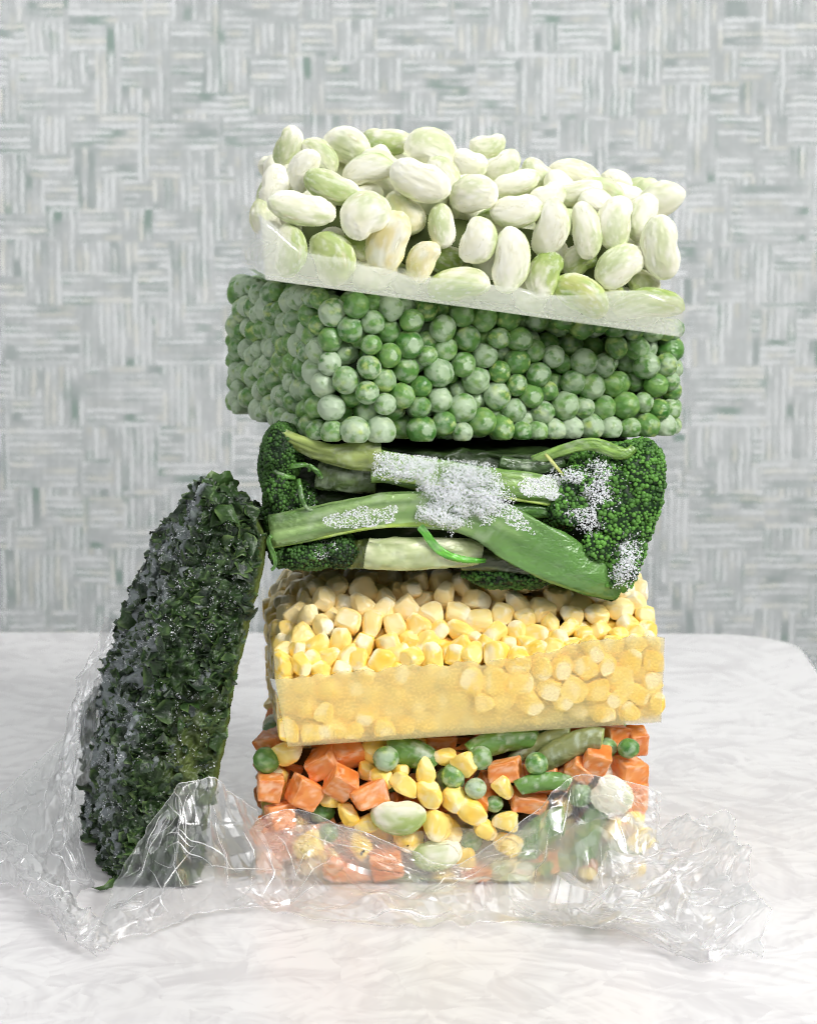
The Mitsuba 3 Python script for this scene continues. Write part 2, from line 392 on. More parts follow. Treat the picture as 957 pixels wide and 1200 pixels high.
def bean_colour(u, g, green=0.3, yellow=0.0):
    s = g.uniform(0, 60, 3)
    n = meshkit.fbm(u * 1.2 + s, 3)
    c = blend(np.array([.76, .75, .56]), np.array([.87, .87, .77]), np.clip(n * 1.6 - .3, 0, 1))
    d = g.normal(size=3) + [0, 0, -1.1]; d /= np.linalg.norm(d)
    f = (u @ d) * .42 + 1.0 * (meshkit.fbm(u * 1.7 + s + 3, 4) - .5) + green * .62
    gr = sstep(.10, .62, f) * (.40 + .58 * green)
    c = blend(c, np.array([.37, .47, .13]), gr)
    c = blend(c, np.array([.22, .36, .05]), sstep(.5, .9, f) * green * .8)
    c = blend(c, np.array([.74, .62, .24]), .8 * yellow * sstep(.3, .7, meshkit.fbm(u * 1.5 + s + 7, 2)))
    mott = sstep(.50, .74, meshkit.fbm(u * 4.5 + s, 4)) * .38
    c = blend(c, np.array([.90, .90, .85]), mott)
    crack = np.exp(-(np.abs(meshkit.fbm(u * 1.6 + s + 20, 3) - .5) / .012) ** 2) * sstep(.52, .62, meshkit.noise(u * 1.8 + s + 30))
    c = blend(c, np.array([.56, .55, .33]), crack * .5)
    h = np.array([g.uniform(-.35, .35), -.55, .75 * g.choice([-1, 1])]); h /= np.linalg.norm(h)          # the scar where it hung in its pod
    q = np.hypot((u - h)[:, 0] / .20, np.linalg.norm((u - h)[:, 1:], axis=1) / .10)
    c = blend(c, np.array([.52, .47, .25]), np.exp(-((q - 1) / .35) ** 2) * .55)
    return blend(c, np.array([.9, .9, .82]), np.exp(-(q / .6) ** 2) * .7)


def pea_colour(u, g, frosty):
    s = g.uniform(0, 60, 3)
    n = meshkit.fbm(u * 1.5 + s, 3)
    hue = g.random()
    base = blend(np.array([.04, .155, .022]), np.array([.165, .32, .08]), np.clip(n * 1.4 - .2 + g.uniform(-.25, .25), 0, 1))
    base = blend(base, np.array([.46, .56, .16]), sstep(.5, .75, meshkit.fbm(u * 2.3 + s + 5, 3)) * (.25 + .5 * (hue > .6)))
    fr = sstep(.38, .66, meshkit.fbm(u * 1.9 + s + 11, 3) + frosty * .35 - .08)
    return blend(base, np.array([.47, .56, .42]), np.clip(fr * (.40 + .5 * frosty), 0, .78))


# ------------------------------------------------------------------ frozen block of peas
def pea_block():
    key = thing('pea_block', 'frozen block of round green peas, second from the top of the stack', 'frozen peas')
    W, D = .1395, .122
    B = Block(at(378, 523, .000), 21.5, 1.4)
    top = lambda x, y: .0515 - .011 * x / W + 0 * y
    c, r = pack(W, D, top, .0041, 1900, 11, spread=.18, corner=.018)
    g = np.random.default_rng(12)
    near = np.exp(-c[:, 1] / .004)
    c[:, 1] += near * (-.0012 + .0062 * g.random(len(c)) ** 1.4) * (c[:, 2] > .008) + .0004
    c[:, 0] += np.exp(-c[:, 0] / .004) * .0030 * g.random(len(c)) ** 2
    gone = (near > .2) & (c[:, 2] > .008) & (g.random(len(c)) < .13)
    c, r = c[~gone], r[~gone]
    depth = np.minimum.reduce([c[:, 0], W - c[:, 0], c[:, 1], D - c[:, 1], top(c[:, 0], c[:, 1]) - c[:, 2]])
    c, r = c[depth < .0165], r[depth < .0165]
    seen = in_view(B.world(c), r)
    order = np.argsort(-seen)
    heap = Joined()
    for rank, i in enumerate(order):
        part = rank < 300 and seen[i] > 8
        v, f = pea_piece(g, 3 if part else 2)
        u = v.copy()
        v = v * r[i] * 1.05 + c[i]
        face = np.zeros(len(v))
        for ax, lim, s in ((0, -.0010, 1), (1, -.0001, 1), (2, .0006, 1)):
            under = v[:, ax] < lim
            v[:, ax] = np.maximum(v[:, ax], lim); face = np.maximum(face, under)
        left = 1 - sstep(.0, .02, c[i, 0])
        low = 1 - sstep(.0, .016, c[i, 2])
        col = pea_colour(u, g, np.clip(g.uniform(-.25, .65) + .22 * left + .25 * low, -.3, 1))
        col = blend(col, np.array([.44, .56, .38]), face * .6)
        if part:
            add('pea', (B.world(v), f), 'pea_skin', key, col)
        else:
            heap.put(B.world(v), f, col)
    m, col = heap.mesh()
    k = add('pea_heap', m, 'pea_skin', key, col); stuff(k)
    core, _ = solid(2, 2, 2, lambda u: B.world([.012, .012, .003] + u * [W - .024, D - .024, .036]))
    add('core', core, 'shade_core', key, np.tile([.02, .04, .012], (len(core.vertices), 1)))  # dark box for the shade deep between the peas
    def rime(u):                                                           # ice between the peas of the left side
        w = meshkit.fbm(u * [1, 11, 6], 3)
        return B.world(np.stack([.0052 + .0050 * (w - .5) + u[:, 0] * .003, .022 + u[:, 1] * (D - .034), .001 + u[:, 2] * .040], 1))
    ice, u = solid(2, 60, 40, rime)
    add('ice', ice, 'ice_white', key, np.tile([.40, .46, .36], (len(ice.vertices), 1)))


pea_block()

# ------------------------------------------------------------------ frozen block of butter beans
BEANS = [  # px, py, length, width (pixels), tilt, how far behind the front face (mm), green, yellow
    (337, 171, 50, 32, -65, 38, .35, 0), (356, 200, 55, 36, -60, 20, .2, 0), (376, 183, 54, 32, 50, 34, .3, 0), (406, 174, 62, 46, 15, 36, .2, 0), (453, 165, 58, 34, 5, 50, .6, 0),
    (505, 177, 66, 50, 20, 36, .1, 0), (432, 200, 66, 36, -12, 17, .4, 0), (388, 218, 70, 38, 22, 10, .55, 0), (492, 212, 78, 48, 22, 6, .15, 0), (354, 244, 84, 40, 8, 2, .3, 0),
    (428, 253, 64, 54, -40, 1, .25, 0), (322, 218, 52, 38, -70, 22, .2, 0), (313, 256, 56, 38, 80, 22, .25, .2), (473, 250, 58, 46, 45, 12, .35, .5), (455, 284, 80, 52, -65, 5, .3, .9),
    (388, 303, 68, 52, 70, 4, .6, .1), (339, 294, 64, 40, -85, 3, .6, 0), (518, 265, 54, 34, 80, 6, .3, 0), (496, 306, 54, 36, -60, 5, .35, .7), (537, 334, 76, 40, -8, 3, .9, .1),
    (555, 228, 60, 46, -15, 8, .2, 0), (559, 282, 58, 44, -70, 3, .4, 0), (571, 170, 44, 28, -10, 56, .3, 0), (588, 194, 48, 34, -35, 38, .15, 0), (549, 193, 44, 40, 10, 34, .15, 0),
    (604, 214, 58, 30, -15, 22, .15, 0), (630, 202, 42, 30, 40, 44, .2, 0), (674, 205, 66, 34, 20, 44, .15, 0), (672, 225, 68, 30, -8, 24, .15, .1), (721, 214, 40, 30, 20, 56, .2, 0),
    (731, 228, 52, 28, 10, 36, .2, .1), (605, 247, 62, 40, -8, 6, .35, 0), (644, 267, 72, 42, -70, 5, .35, 0), (686, 270, 70, 36, 78, 6, .3, 0), (721, 262, 66, 44, -80, 6, .2, 0),
    (752, 255, 60, 36, -75, 14, .25, 0), (775, 290, 80, 47, 83, 1, .1, 0), (726, 312, 66, 46, -35, 3, .3, 0), (597, 305, 80, 45, -85, 1, .4, 0), (638, 322, 60, 42, -70, 5, .75, 0),
    (681, 347, 74, 44, 30, 3, .75, .4), (760, 358, 86, 38, -3, 3, .7, .2), (678, 306, 44, 36, -30, 12, .8, 0), (754, 332, 40, 34, 20, 9, .5, .2), (700, 240, 50, 34, 30, 18, .2, 0),
    (640, 232, 50, 34, -30, 18, .25, 0), (520, 205, 50, 34, 60, 18, .3, 0), (578, 262, 44, 34, 20, 14, .7, 0), (420, 290, 46, 36, 10, 12, .7, .2), (520, 300, 50, 38, 30, 14, .8, 0),
    (655, 300, 44, 34, 60, 15, .8, 0), (712, 345, 50, 34, 30, 8, .6, .4)]


def bean_block():
    key = thing('bean_block', 'tilted frozen slab of pale butter beans on top of the stack', 'frozen beans')
    W, D = .1365, .096
    B = Block(at(320, 329, -.004), 8, 8.3)
    g = np.random.default_rng(21)
    tanyaw = math.tan(math.radians(8))
    taken = []
    for px, py, L, w, tilt, back, green, yellow in BEANS:
        Y0 = -.004 + (px - 322) * .00028 * tanyaw + .0055 + back * .001
        c = at(px, py, Y0)
        k = mpp(Y0)
        v, f, u = bean_piece(L * k * .98, w * k * .98, w * k * g.uniform(.70, .86), g)
        R = Ry(math.radians(tilt)) @ Rx(g.uniform(-.5, .5)) @ Rz(g.uniform(-.22, .22))
        if g.random() < .5: R = R @ Ry(math.pi)
        v = v @ R.T + c
        lv = B.local(v); lv[:, 2] = np.maximum(lv[:, 2], .0006); v = B.world(lv)
        add('bean', (v, f), 'bean_skin', key, bean_colour(u, g, green + .08, yellow))
        taken.append(np.append(c, w * k * .55))
    taken = np.array(taken)
    top = lambda x, y: .040 + .006 * sstep(.01, .03, x) + .004 * x / W + 0 * y
    c, r = pack(W, D, top, .0066, 520, 22, spread=.14)
    heap = Joined(); n = 0
    wc = B.world(c); free = np.array([np.all(np.linalg.norm(taken[:, :3] - p, axis=1) > taken[:, 3] + .0045) for p in wc]) & (c[:, 1] > .016)
    seen = in_view(np.vstack([wc, taken[:, :3]]), np.append(r, taken[:, 3]))[:len(c)]
    for i in np.flatnonzero(free):
        part = seen[i] > 60
        v, f, u = bean_piece(r[i] * 2.75, r[i] * 1.9, r[i] * 1.6, g, 4 if part else 2)
        v = v @ rot(g).T + c[i]
        v[:, 2] = np.maximum(v[:, 2], .0006)
        col = bean_colour(u, g, g.uniform(.1, .5) + .3 * (1 - sstep(.01, .03, c[i, 2])), 0)
        if part: add('bean', (B.world(v), f), 'bean_skin', key, col)
        else: heap.put(B.world(v), f, col)
    m, col = heap.mesh()
    stuff(add('bean_heap', m, 'bean_skin', key, col))
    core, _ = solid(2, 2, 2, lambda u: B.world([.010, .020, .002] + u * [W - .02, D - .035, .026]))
    add('core', core, 'shade_core', key, np.tile([.10, .13, .04], (len(core.vertices), 1)))
    def shape(u):
        x = u[:, 0]
        lip = .0118 - .0030 * sstep(.1, .35, x) + .004 * sstep(.72, .9, x) + .0045 * (meshkit.fbm(np.stack([x * 9, u[:, 1] * 5, x * 0], 1), 3) - .5) + .009 * (1 - sstep(0, .10, x))
        p = np.stack([-.0025 + x * (W + .004), -.0012 + u[:, 1] * (D + .002), u[:, 2] * lip], 1)
        p[:, 1] += .0008 * (meshkit.fbm(np.stack([x * 14, u[:, 2] * 3, x * 0], 1), 2) - .5)
        p[:, 0] += -.004 * u[:, 2] * (1 - sstep(0, .1, x)) - .0015 * u[:, 2] * sstep(.9, 1, x)
        return B.world(p)
    ice, u = solid(90, 40, 6, shape)
    add('ice', ice, 'clear_skin', key, smooth=True, interior={'type': 'ref', 'id': 'milky_bean_ice'})


bean_block()

# ------------------------------------------------------------------ frozen block of sweetcorn
def corn_block():
    key = thing('corn_block', 'frozen block of yellow corn kernels with a milky lower face, under the broccoli', 'frozen corn')
    W, D = .1335, .096
    B = Block(at(325, 876, -.002), 6, -2.4)
    top = lambda x, y: .030 + .021 * sstep(.004, .034, y) * sstep(-.004, .02, x) * sstep(W + .012, W - .012, x)
    c, r = pack(W, D, top, .0040, 1330, 31, spread=.18)
    g = np.random.default_rng(32)
    depth = np.minimum.reduce([c[:, 0], W - c[:, 0], c[:, 1], D - c[:, 1], top(c[:, 0], c[:, 1]) - c[:, 2]])
    c, r = c[depth < .017], r[depth < .017]
    lip = lambda x: .0235 + .005 * sstep(.6, .8, x / W) + .0042 * (meshkit.fbm(np.stack([x * 170, x * 0, x * 0], 1), 4) - .5) + .0012
    gap = .0006 + .0050 * sstep(.40, .62, meshkit.fbm(np.stack([c[:, 0] * 38, c[:, 2] * 60, c[:, 0] * 0], 1), 3, 4) + .26 * (1 - c[:, 0] / W) - .11)
    near = np.exp(-np.maximum(c[:, 1] - .004, 0) / .006)
    g0 = np.random.default_rng(33)
    c[:, 1] += near * np.where(c[:, 2] < .026, gap - .0008, .002 + .003 * g0.random(len(c)))
    c[:, 0] += np.exp(-c[:, 0] / .004) * .003 * g0.random(len(c)); c[:, 0] -= np.exp((c[:, 0] - W) / .004) * .003 * g0.random(len(c))
    seen = in_view(B.world(c), r)
    heap = Joined()
    for rank, i in enumerate(np.argsort(-seen)):
        part = rank < 300 and seen[i] > 8
        v, f, u = corn_piece(g, 3 if part else 2)
        v = v @ rot(g).T * r[i] * 1.08 + c[i]
        v[:, 1] = np.maximum(v[:, 1], .0012); v[:, 0] = np.clip(v[:, 0], .001, W - .001); v[:, 2] = np.maximum(v[:, 2], .001)
        col = corn_colour(u, g, .36 * sstep(.028, .042, c[i, 2]))
        if part: add('kernel', (B.world(v), f), 'corn_skin', key, col)
        else: heap.put(B.world(v), f, col)
    m, col = heap.mesh()
    stuff(add('kernel_heap', m, 'corn_skin', key, col))
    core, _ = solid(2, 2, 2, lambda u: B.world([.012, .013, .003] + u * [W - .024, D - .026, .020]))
    add('core', core, 'shade_core', key, np.tile([.30, .17, .03], (len(core.vertices), 1)))
    def shape(u):
        x = u[:, 0] * W
        h = lip(x)
        taper = (u[:, 2] - 1) * .0022
        p = np.stack([.0004 + u[:, 0] * (W - .0012) + taper * np.where(u[:, 0] < .5, -1.4, .9) * np.abs(2 * u[:, 0] - 1), u[:, 1] * .040, u[:, 2] * h * (1 - .35 * u[:, 1])], 1)
        return B.world(p)
    ice, u = solid(120, 20, 8, shape)
    add('ice', ice, 'frosted_skin', key, smooth=25, interior={'type': 'ref', 'id': 'milky_corn_ice'})


corn_block()

# ------------------------------------------------------------------ frozen block of mixed vegetables
def carrot_piece(w, h, d_, g):
    def shape(u):
        p = (u - .5) * 2
        p = np.sign(p) * (1 - (1 - np.abs(p)) ** 1.5)                       # rows of points gather at the edges
        q = np.clip(p, -.78, .78); d = p - q
        L = np.linalg.norm(d, axis=1, keepdims=True)
        v = q + np.where(L > 1e-9, d / np.maximum(L, 1e-9) * np.abs(d).max(1, keepdims=True), 0)
        v = np.stack([v[:, 0] * (1 + tx * v[:, 2]), v[:, 1] * (1 + ty * v[:, 0]), v[:, 2] * (1 + tz * v[:, 0])], 1)
        return v * [w / 2, d_ / 2, h / 2] * (1 + .15 * (meshkit.fbm(p * 1.2 + s, 3) - .5) + .06 * (meshkit.fbm(p * 3.5 + s, 3) - .5))[:, None]
    tx, ty, tz = g.uniform(-.14, .14, 3); s = g.uniform(0, 50, 3)
    m, u = solid(12, 12, 12, shape)
    n = meshkit.fbm(u * 4 + s, 3)
    c = blend(np.array([.64, .17, .028]), np.array([.80, .33, .09]), np.clip(n * 1.5 - .25, 0, 1))
    c = blend(c, np.array([.60, .12, .015]), sstep(.5, .8, meshkit.fbm(u * 2.5 + s + 2, 3)) * .6)
    c = blend(c, np.array([.88, .60, .42]), sstep(.48, .68, meshkit.fbm(u * 5 + s + 7, 4)) * .58)
    rim = sstep(.43, .5, np.sort(np.abs(u - .5), 1)[:, 1])
    return np.array(m.vertices), np.array(m.faces), blend(c, np.array([.9, .5, .25]), rim * .28)


def pod_piece(L, w, g, green):
    pts = [(-L / 2, 0, -.06 * L), (-.2 * L, 0, .02 * L), (.2 * L, 0, .03 * L), (L / 2, 0, -.05 * L)]
    v, f, al, ar = tube(pts, np.array([.46, .52, .5, .44]) * w, np.array([.40, .46, .44, .38]) * w, 20, 36, lump=.16, seed=int(g.integers(99)))
    s = g.uniform(0, 50, 3)
    n = meshkit.fbm(np.stack([al * 5, np.cos(ar) * 1.5, np.sin(ar) * 1.5], 1) + s, 3)
    c = blend(np.array([.05, .14, .02]), np.array([.16, .32, .06]), n) if green else blend(np.array([.10, .13, .035]), np.array([.30, .32, .13]), n)
    fr = sstep(.52, .72, meshkit.fbm(v * 420 + s, 3)) * .5
    c = blend(c, np.array([.55, .62, .5]), fr)
    end = (al < .001) | (al > .999)
    return v, f, np.where(end[:, None], [.34, .42, .14], c)


MIX = [  # kind, px, py, width, height (pixels), tilt, how far behind the front face (mm), shade
    ('carrot', 316, 923, 33, 33, 8, 1, 0), ('carrot', 356, 929, 38, 38, 30, 2, 0), ('carrot', 345, 900, 28, 28, 20, 14, 0), ('carrot', 381, 893, 44, 34, -25, 6, 0), ('carrot', 399, 917, 37, 36, 32, 1, 0),
    ('carrot', 433, 932, 48, 32, -20, 0, 0), ('carrot', 329, 957, 35, 34, -5, 1, 0), ('carrot', 312, 974, 30, 30, 15, 3, 0), ('carrot', 420, 889, 28, 26, 20, 16, 0), ('carrot', 453, 1010, 42, 36, -10, 1, 0),
    ('carrot', 404, 1020, 62, 28, 28, 2, 0), ('carrot', 336, 990, 32, 30, 30, 5, 0), ('carrot', 516, 872, 40, 26, 5, 16, 0), ('carrot', 721, 863, 32, 26, 5, 12, 0), ('carrot', 745, 868, 28, 34, 0, 14, 0),
    ('carrot', 698, 890, 34, 33, 18, 2, 0), ('carrot', 680, 901, 36, 24, 35, 3, 0), ('carrot', 592, 903, 42, 28, -10, 3, 0), ('carrot', 572, 917, 24, 26, 10, 6, 0), ('carrot', 618, 938, 48, 24, 12, 3, 0),
    ('carrot', 738, 905, 42, 34, 2, 5, 0), ('carrot', 746, 934, 26, 42, 3, 5, 0), ('carrot', 560, 1025, 40, 30, 15, 3, 0), ('carrot', 316, 1008, 34, 30, 5, 4, 0), ('carrot', 640, 1010, 40, 28, -12, 5, 0),
    ('pea', 312, 891, 32, 32, 0, 6, .0), ('pea', 452, 889, 32, 32, 0, 2, .45), ('pea', 531, 909, 29, 29, 0, 2, .3), ('pea', 378, 951, 30, 30, 0, 9, .0), ('pea', 385, 976, 24, 24, 0, 3, .1),
    ('pea', 736, 877, 26, 26, 0, 4, .1), ('pea', 711, 876, 25, 25, 0, 9, .2), ('pea', 628, 895, 28, 28, 0, 1, .15), ('pea', 563, 888, 29, 29, 0, 4, .4), ('pea', 557, 924, 27, 27, 0, 1, .8),
    ('pea', 579, 942, 23, 20, 0, 2, .3), ('pea', 680, 932, 30, 30, 0, 4, .2), ('pea', 700, 868, 24, 24, 0, 16, .2), ('pea', 552, 985, 26, 26, 0, 5, .1), ('pea', 496, 905, 26, 26, 0, 12, .2),
    ('pod', 482, 884, 56, 33, 22, 8, 1), ('pod', 588, 871, 76, 27, -8, 9, 1), ('pod', 668, 877, 78, 30, -25, 6, 0), ('pod', 632, 872, 74, 18, -28, 10, 0), ('pod', 636, 918, 60, 21, -3, 0, 1),
    ('pod', 634, 978, 66, 36, -42, 4, 1), ('pod', 692, 975, 62, 30, -70, 4, 1), ('pod', 720, 1000, 70, 28, -20, 8, 1), ('pod', 480, 1035, 60, 26, 10, 5, 1), ('pod', 660, 1010, 60, 26, -15, 6, 1),
    ('lima', 467, 956, 66, 42, 3, -1, .8), ('lima', 512, 1001, 60, 38, -10, 1, .9), ('lima', 716, 932, 46, 50, -60, 1, .12), ('lima', 600, 1020, 54, 36, 10, 4, .3), ('lima', 540, 960, 40, 34, 10, 12, .6),
    ('corn', 430, 904, 24, 26, 0, 7, 0), ('corn', 447, 912, 30, 24, 70, 3, 0), ('corn', 470, 904, 22, 24, 20, 6, 0), ('corn', 475, 921, 32, 32, 0, 1, 0), ('corn', 498, 906, 32, 24, 70, 3, 0),
    ('corn', 503, 932, 36, 32, 30, 0, 0), ('corn', 408, 954, 31, 25, 60, 2, 0), ('corn', 388, 938, 24, 24, 0, 5, 0), ('corn', 430, 965, 29, 30, 10, 3, 0), ('corn', 533, 938, 30, 30, 0, 1, 0),
    ('corn', 521, 887, 26, 24, 30, 7, 0), ('corn', 361, 990, 33, 40, 10, 2, 0), ('corn', 421, 990, 34, 30, 80, 3, 0), ('corn', 480, 983, 34, 32, 0, 3, 0), ('corn', 511, 968, 36, 34, 30, 1, 0),
    ('corn', 543, 896, 34, 28, 60, 2, 0), ('corn', 589, 923, 26, 28, 0, 1, 0), ('corn', 553, 951, 32, 32, 20, 0, 0), ('corn', 569, 972, 30, 30, 0, 2, 0), ('corn', 593, 963, 28, 28, 40, 1, 0),
    ('corn', 528, 975, 28, 30, 10, 4, 0), ('corn', 596, 990, 34, 32, 50, 2, 0), ('corn', 745, 960, 28, 26, 30, 4, 0), ('corn', 716, 970, 30, 28, 20, 7, 0), ('corn', 612, 915, 22, 24, 0, 8, 0),
    ('corn', 385, 1005, 30, 28, 20, 5, 0), ('corn', 545, 1005, 32, 30, 45, 4, 0), ('corn', 750, 985, 28, 30, 0, 4, 0), ('corn', 660, 945, 26, 26, 10, 8, 0), ('corn', 440, 940, 30, 30, 10, 12, 0),
    ('corn', 350, 965, 26, 26, 0, 12, 0), ('corn', 520, 1030, 32, 30, 30, 5, 0), ('corn', 690, 1030, 32, 30, 30, 6, 0), ('corn', 740, 1015, 30, 30, 30, 6, 0)]


SCALE = {'carrot': .90, 'pea': 1.0, 'pod': 1.03, 'lima': 1.03, 'corn': 1.0}


def mixed_block():
    key = thing('mixed_vegetable_block', 'frozen block of mixed carrot cubes, peas, corn and beans at the bottom of the stack', 'frozen mixed vegetables')
    g = np.random.default_rng(41)
    W, D = .128, .088
    B = Block([-.0505, .001, 0.0005], 1.0, 0)
    def piece(kind, w, h, shade, k=3):
        if kind == 'carrot':
            v, f, col = carrot_piece(w, h, (w + h) / 2 * g.uniform(.85, 1.05), g); return v, f, col, 'carrot_cube', 'carrot_flesh'
        if kind == 'pea':
            v, f = pea_piece(g, k); return v * [w / 2, (w + h) / 4, h / 2], f, pea_colour(v, g, shade), 'pea', 'pea_skin'
        if kind == 'pod':
            v, f, col = pod_piece(w, h, g, shade); return v, f, col, 'bean_pod', 'stalk_skin'
        if kind == 'lima':
            v, f, u = bean_piece(w, h, h * .8, g, k); return v, f, bean_colour(u, g, shade, 0), 'butter_bean', 'bean_skin'
        v, f, u = corn_piece(g, k)
        return v @ (Rz(g.uniform(0, 6)) @ Rx(g.uniform(.3, 1.3) * g.choice([-1, 1]))).T * [w / 1.9, (w + h) / 3.9, h / 1.9], f, corn_colour(u, g), 'kernel', 'corn_skin'
    taken = []
    for kind, px, py, w, h, tilt, back, shade in MIX:
        Y = .0055 + back * .0011; k = mpp(Y)
        v, f, col, name, mat = piece(kind, w * k * SCALE[kind], h * k * SCALE[kind], shade)
        if kind == 'carrot': R = Ry(math.radians(tilt)) @ Rz(g.uniform(-.5, .5)) @ Rx(g.uniform(-.15, .5))
        else: R = Ry(math.radians(tilt)) @ Rz(g.uniform(-.25, .25))
        c = at(px, py, Y + .002 * (kind == 'carrot'))
        v = v @ R.T + c
        v[:, 2] = np.maximum(v[:, 2], .0012)
        add(name, (v, f), mat, key, col, smooth=30 if kind == 'carrot' and False else True)
        taken.append(np.append(c, (w + h) / 4 * k))
    taken = np.array(taken)
    c, r = pack(W, D, lambda x, y: .049 + 0 * x, .0052, 620, 42, spread=.1)
    wc = B.world(c)
    free = np.array([np.all(np.linalg.norm(taken[:, :3] - p, axis=1) > taken[:, 3] + .0022) for p in wc]) & (c[:, 1] > .0065)
    depth = np.minimum.reduce([c[:, 0], W - c[:, 0], c[:, 1] - .004, D - c[:, 1], .049 - c[:, 2]])
    free &= depth < .016
    seen = in_view(np.vstack([wc, taken[:, :3]]), np.append(r, taken[:, 3]))[:len(c)]
    heaps = {}
    for i in np.flatnonzero(free):
        kind = g.choice(['carrot', 'pea', 'corn', 'lima'], p=[.36, .22, .34, .08])
        part = seen[i] > 25
        s = r[i] * 2.1
        v, f, col, name, mat = piece(kind, s, s * .9, g.uniform(0, .4), 3 if part else 2)
        v = v @ rot(g).T + c[i]; v[:, 2] = np.clip(v[:, 2], .001, .0485)
        if part: add(name, (B.world(v), f), mat, key, col)
        else: heaps.setdefault((name, mat), Joined()).put(B.world(v), f, col)
    for (name, mat), j in heaps.items():
        m, col = j.mesh()
        stuff(add(name + '_heap', m, mat, key, col))
    def ice_shape(u):
        x = u[:, 0] * W
        h = .0185 + .010 * (meshkit.fbm(np.stack([x * 45, x * 0 + 3, x * 0], 1), 3) - .5) + .005 * sstep(.55, .8, u[:, 0])
        return B.world(np.stack([u[:, 0] * (W + .002) - .001, .0022 + .0012 * (meshkit.fbm(np.stack([x * 120, u[:, 2] * 3, x * 0], 1), 2) - .5) * (u[:, 1] < .5) + u[:, 1] * .035, .0006 + u[:, 2] * h * (1 - .4 * u[:, 1])], 1))
    ice, u = solid(90, 16, 10, ice_shape)
    add('ice', ice, 'clear_skin', key, smooth=25, interior={'type': 'ref', 'id': 'milky_mixed_ice'})
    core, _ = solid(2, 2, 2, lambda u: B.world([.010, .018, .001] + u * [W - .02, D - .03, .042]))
    add('core', core, 'shade_core', key, np.tile([.10, .05, .015], (len(core.vertices), 1)))


mixed_block()


# ------------------------------------------------------------------ frozen broccoli
def grains(P, N, size, g, colour, lift=.3):
    """Small crystals on the points P."""
    v0 = np.array([[1, 0, 0], [-1, 0, 0], [0, 1, 0], [0, -1, 0], [0, 0, 1], [0, 0, -1]], float)
    f0 = np.array([[0, 2, 4], [2, 1, 4], [1, 3, 4], [3, 0, 4], [2, 0, 5], [1, 2, 5], [3, 1, 5], [0, 3, 5]])
    n = len(P)
    q = g.normal(size=(n, 4)); q /= np.linalg.norm(q, axis=1, keepdims=True)
    w, x, y, z = q.T
    R = np.stack([1 - 2 * (y * y + z * z), 2 * (x * y - z * w), 2 * (x * z + y * w), 2 * (x * y + z * w), 1 - 2 * (x * x + z * z), 2 * (y * z - x * w), 2 * (x * z - y * w), 2 * (y * z + x * w), 1 - 2 * (x * x + y * y)], 1).reshape(n, 3, 3)
    s = size * g.uniform(.45, 1.3, n)[:, None, None] * g.uniform(.6, 1.3, (n, 1, 3))
    v = np.einsum('nij,nkj->nki', R, v0[None] * s) + (P + N * size * lift)[:, None]
    f = (f0[None] + (np.arange(n) * 6)[:, None, None]).reshape(-1, 3)
    return v.reshape(-1, 3), f


def sample(v, f, n, g, keep=None):
    v = np.asarray(v); f = np.asarray(f)
    a, b, c = v[f[:, 0]], v[f[:, 1]], v[f[:, 2]]
    N = np.cross(b - a, c - a); A = np.linalg.norm(N, axis=1); N = N / np.maximum(A, 1e-15)[:, None]
    i = g.choice(len(f), n, p=A / A.sum())
    s, t = g.random((2, n)); k = s + t > 1; s[k], t[k] = 1 - s[k], 1 - t[k]
    P = a[i] + (b - a)[i] * s[:, None] + (c - a)[i] * t[:, None]
    if keep is not None:
        m = keep(P, N[i]); return P[m], N[i][m]
    return P, N[i]


def to_px(P):
    e = P - [0, EYE_Y, EYE_Z]
    fwd = e[:, 1] * math.cos(PITCH) - e[:, 2] * math.sin(PITCH); up = e[:, 1] * math.sin(PITCH) + e[:, 2] * math.cos(PITCH)
    return 478.5 + e[:, 0] / fwd * FOCAL, 600 - up / fwd * FOCAL


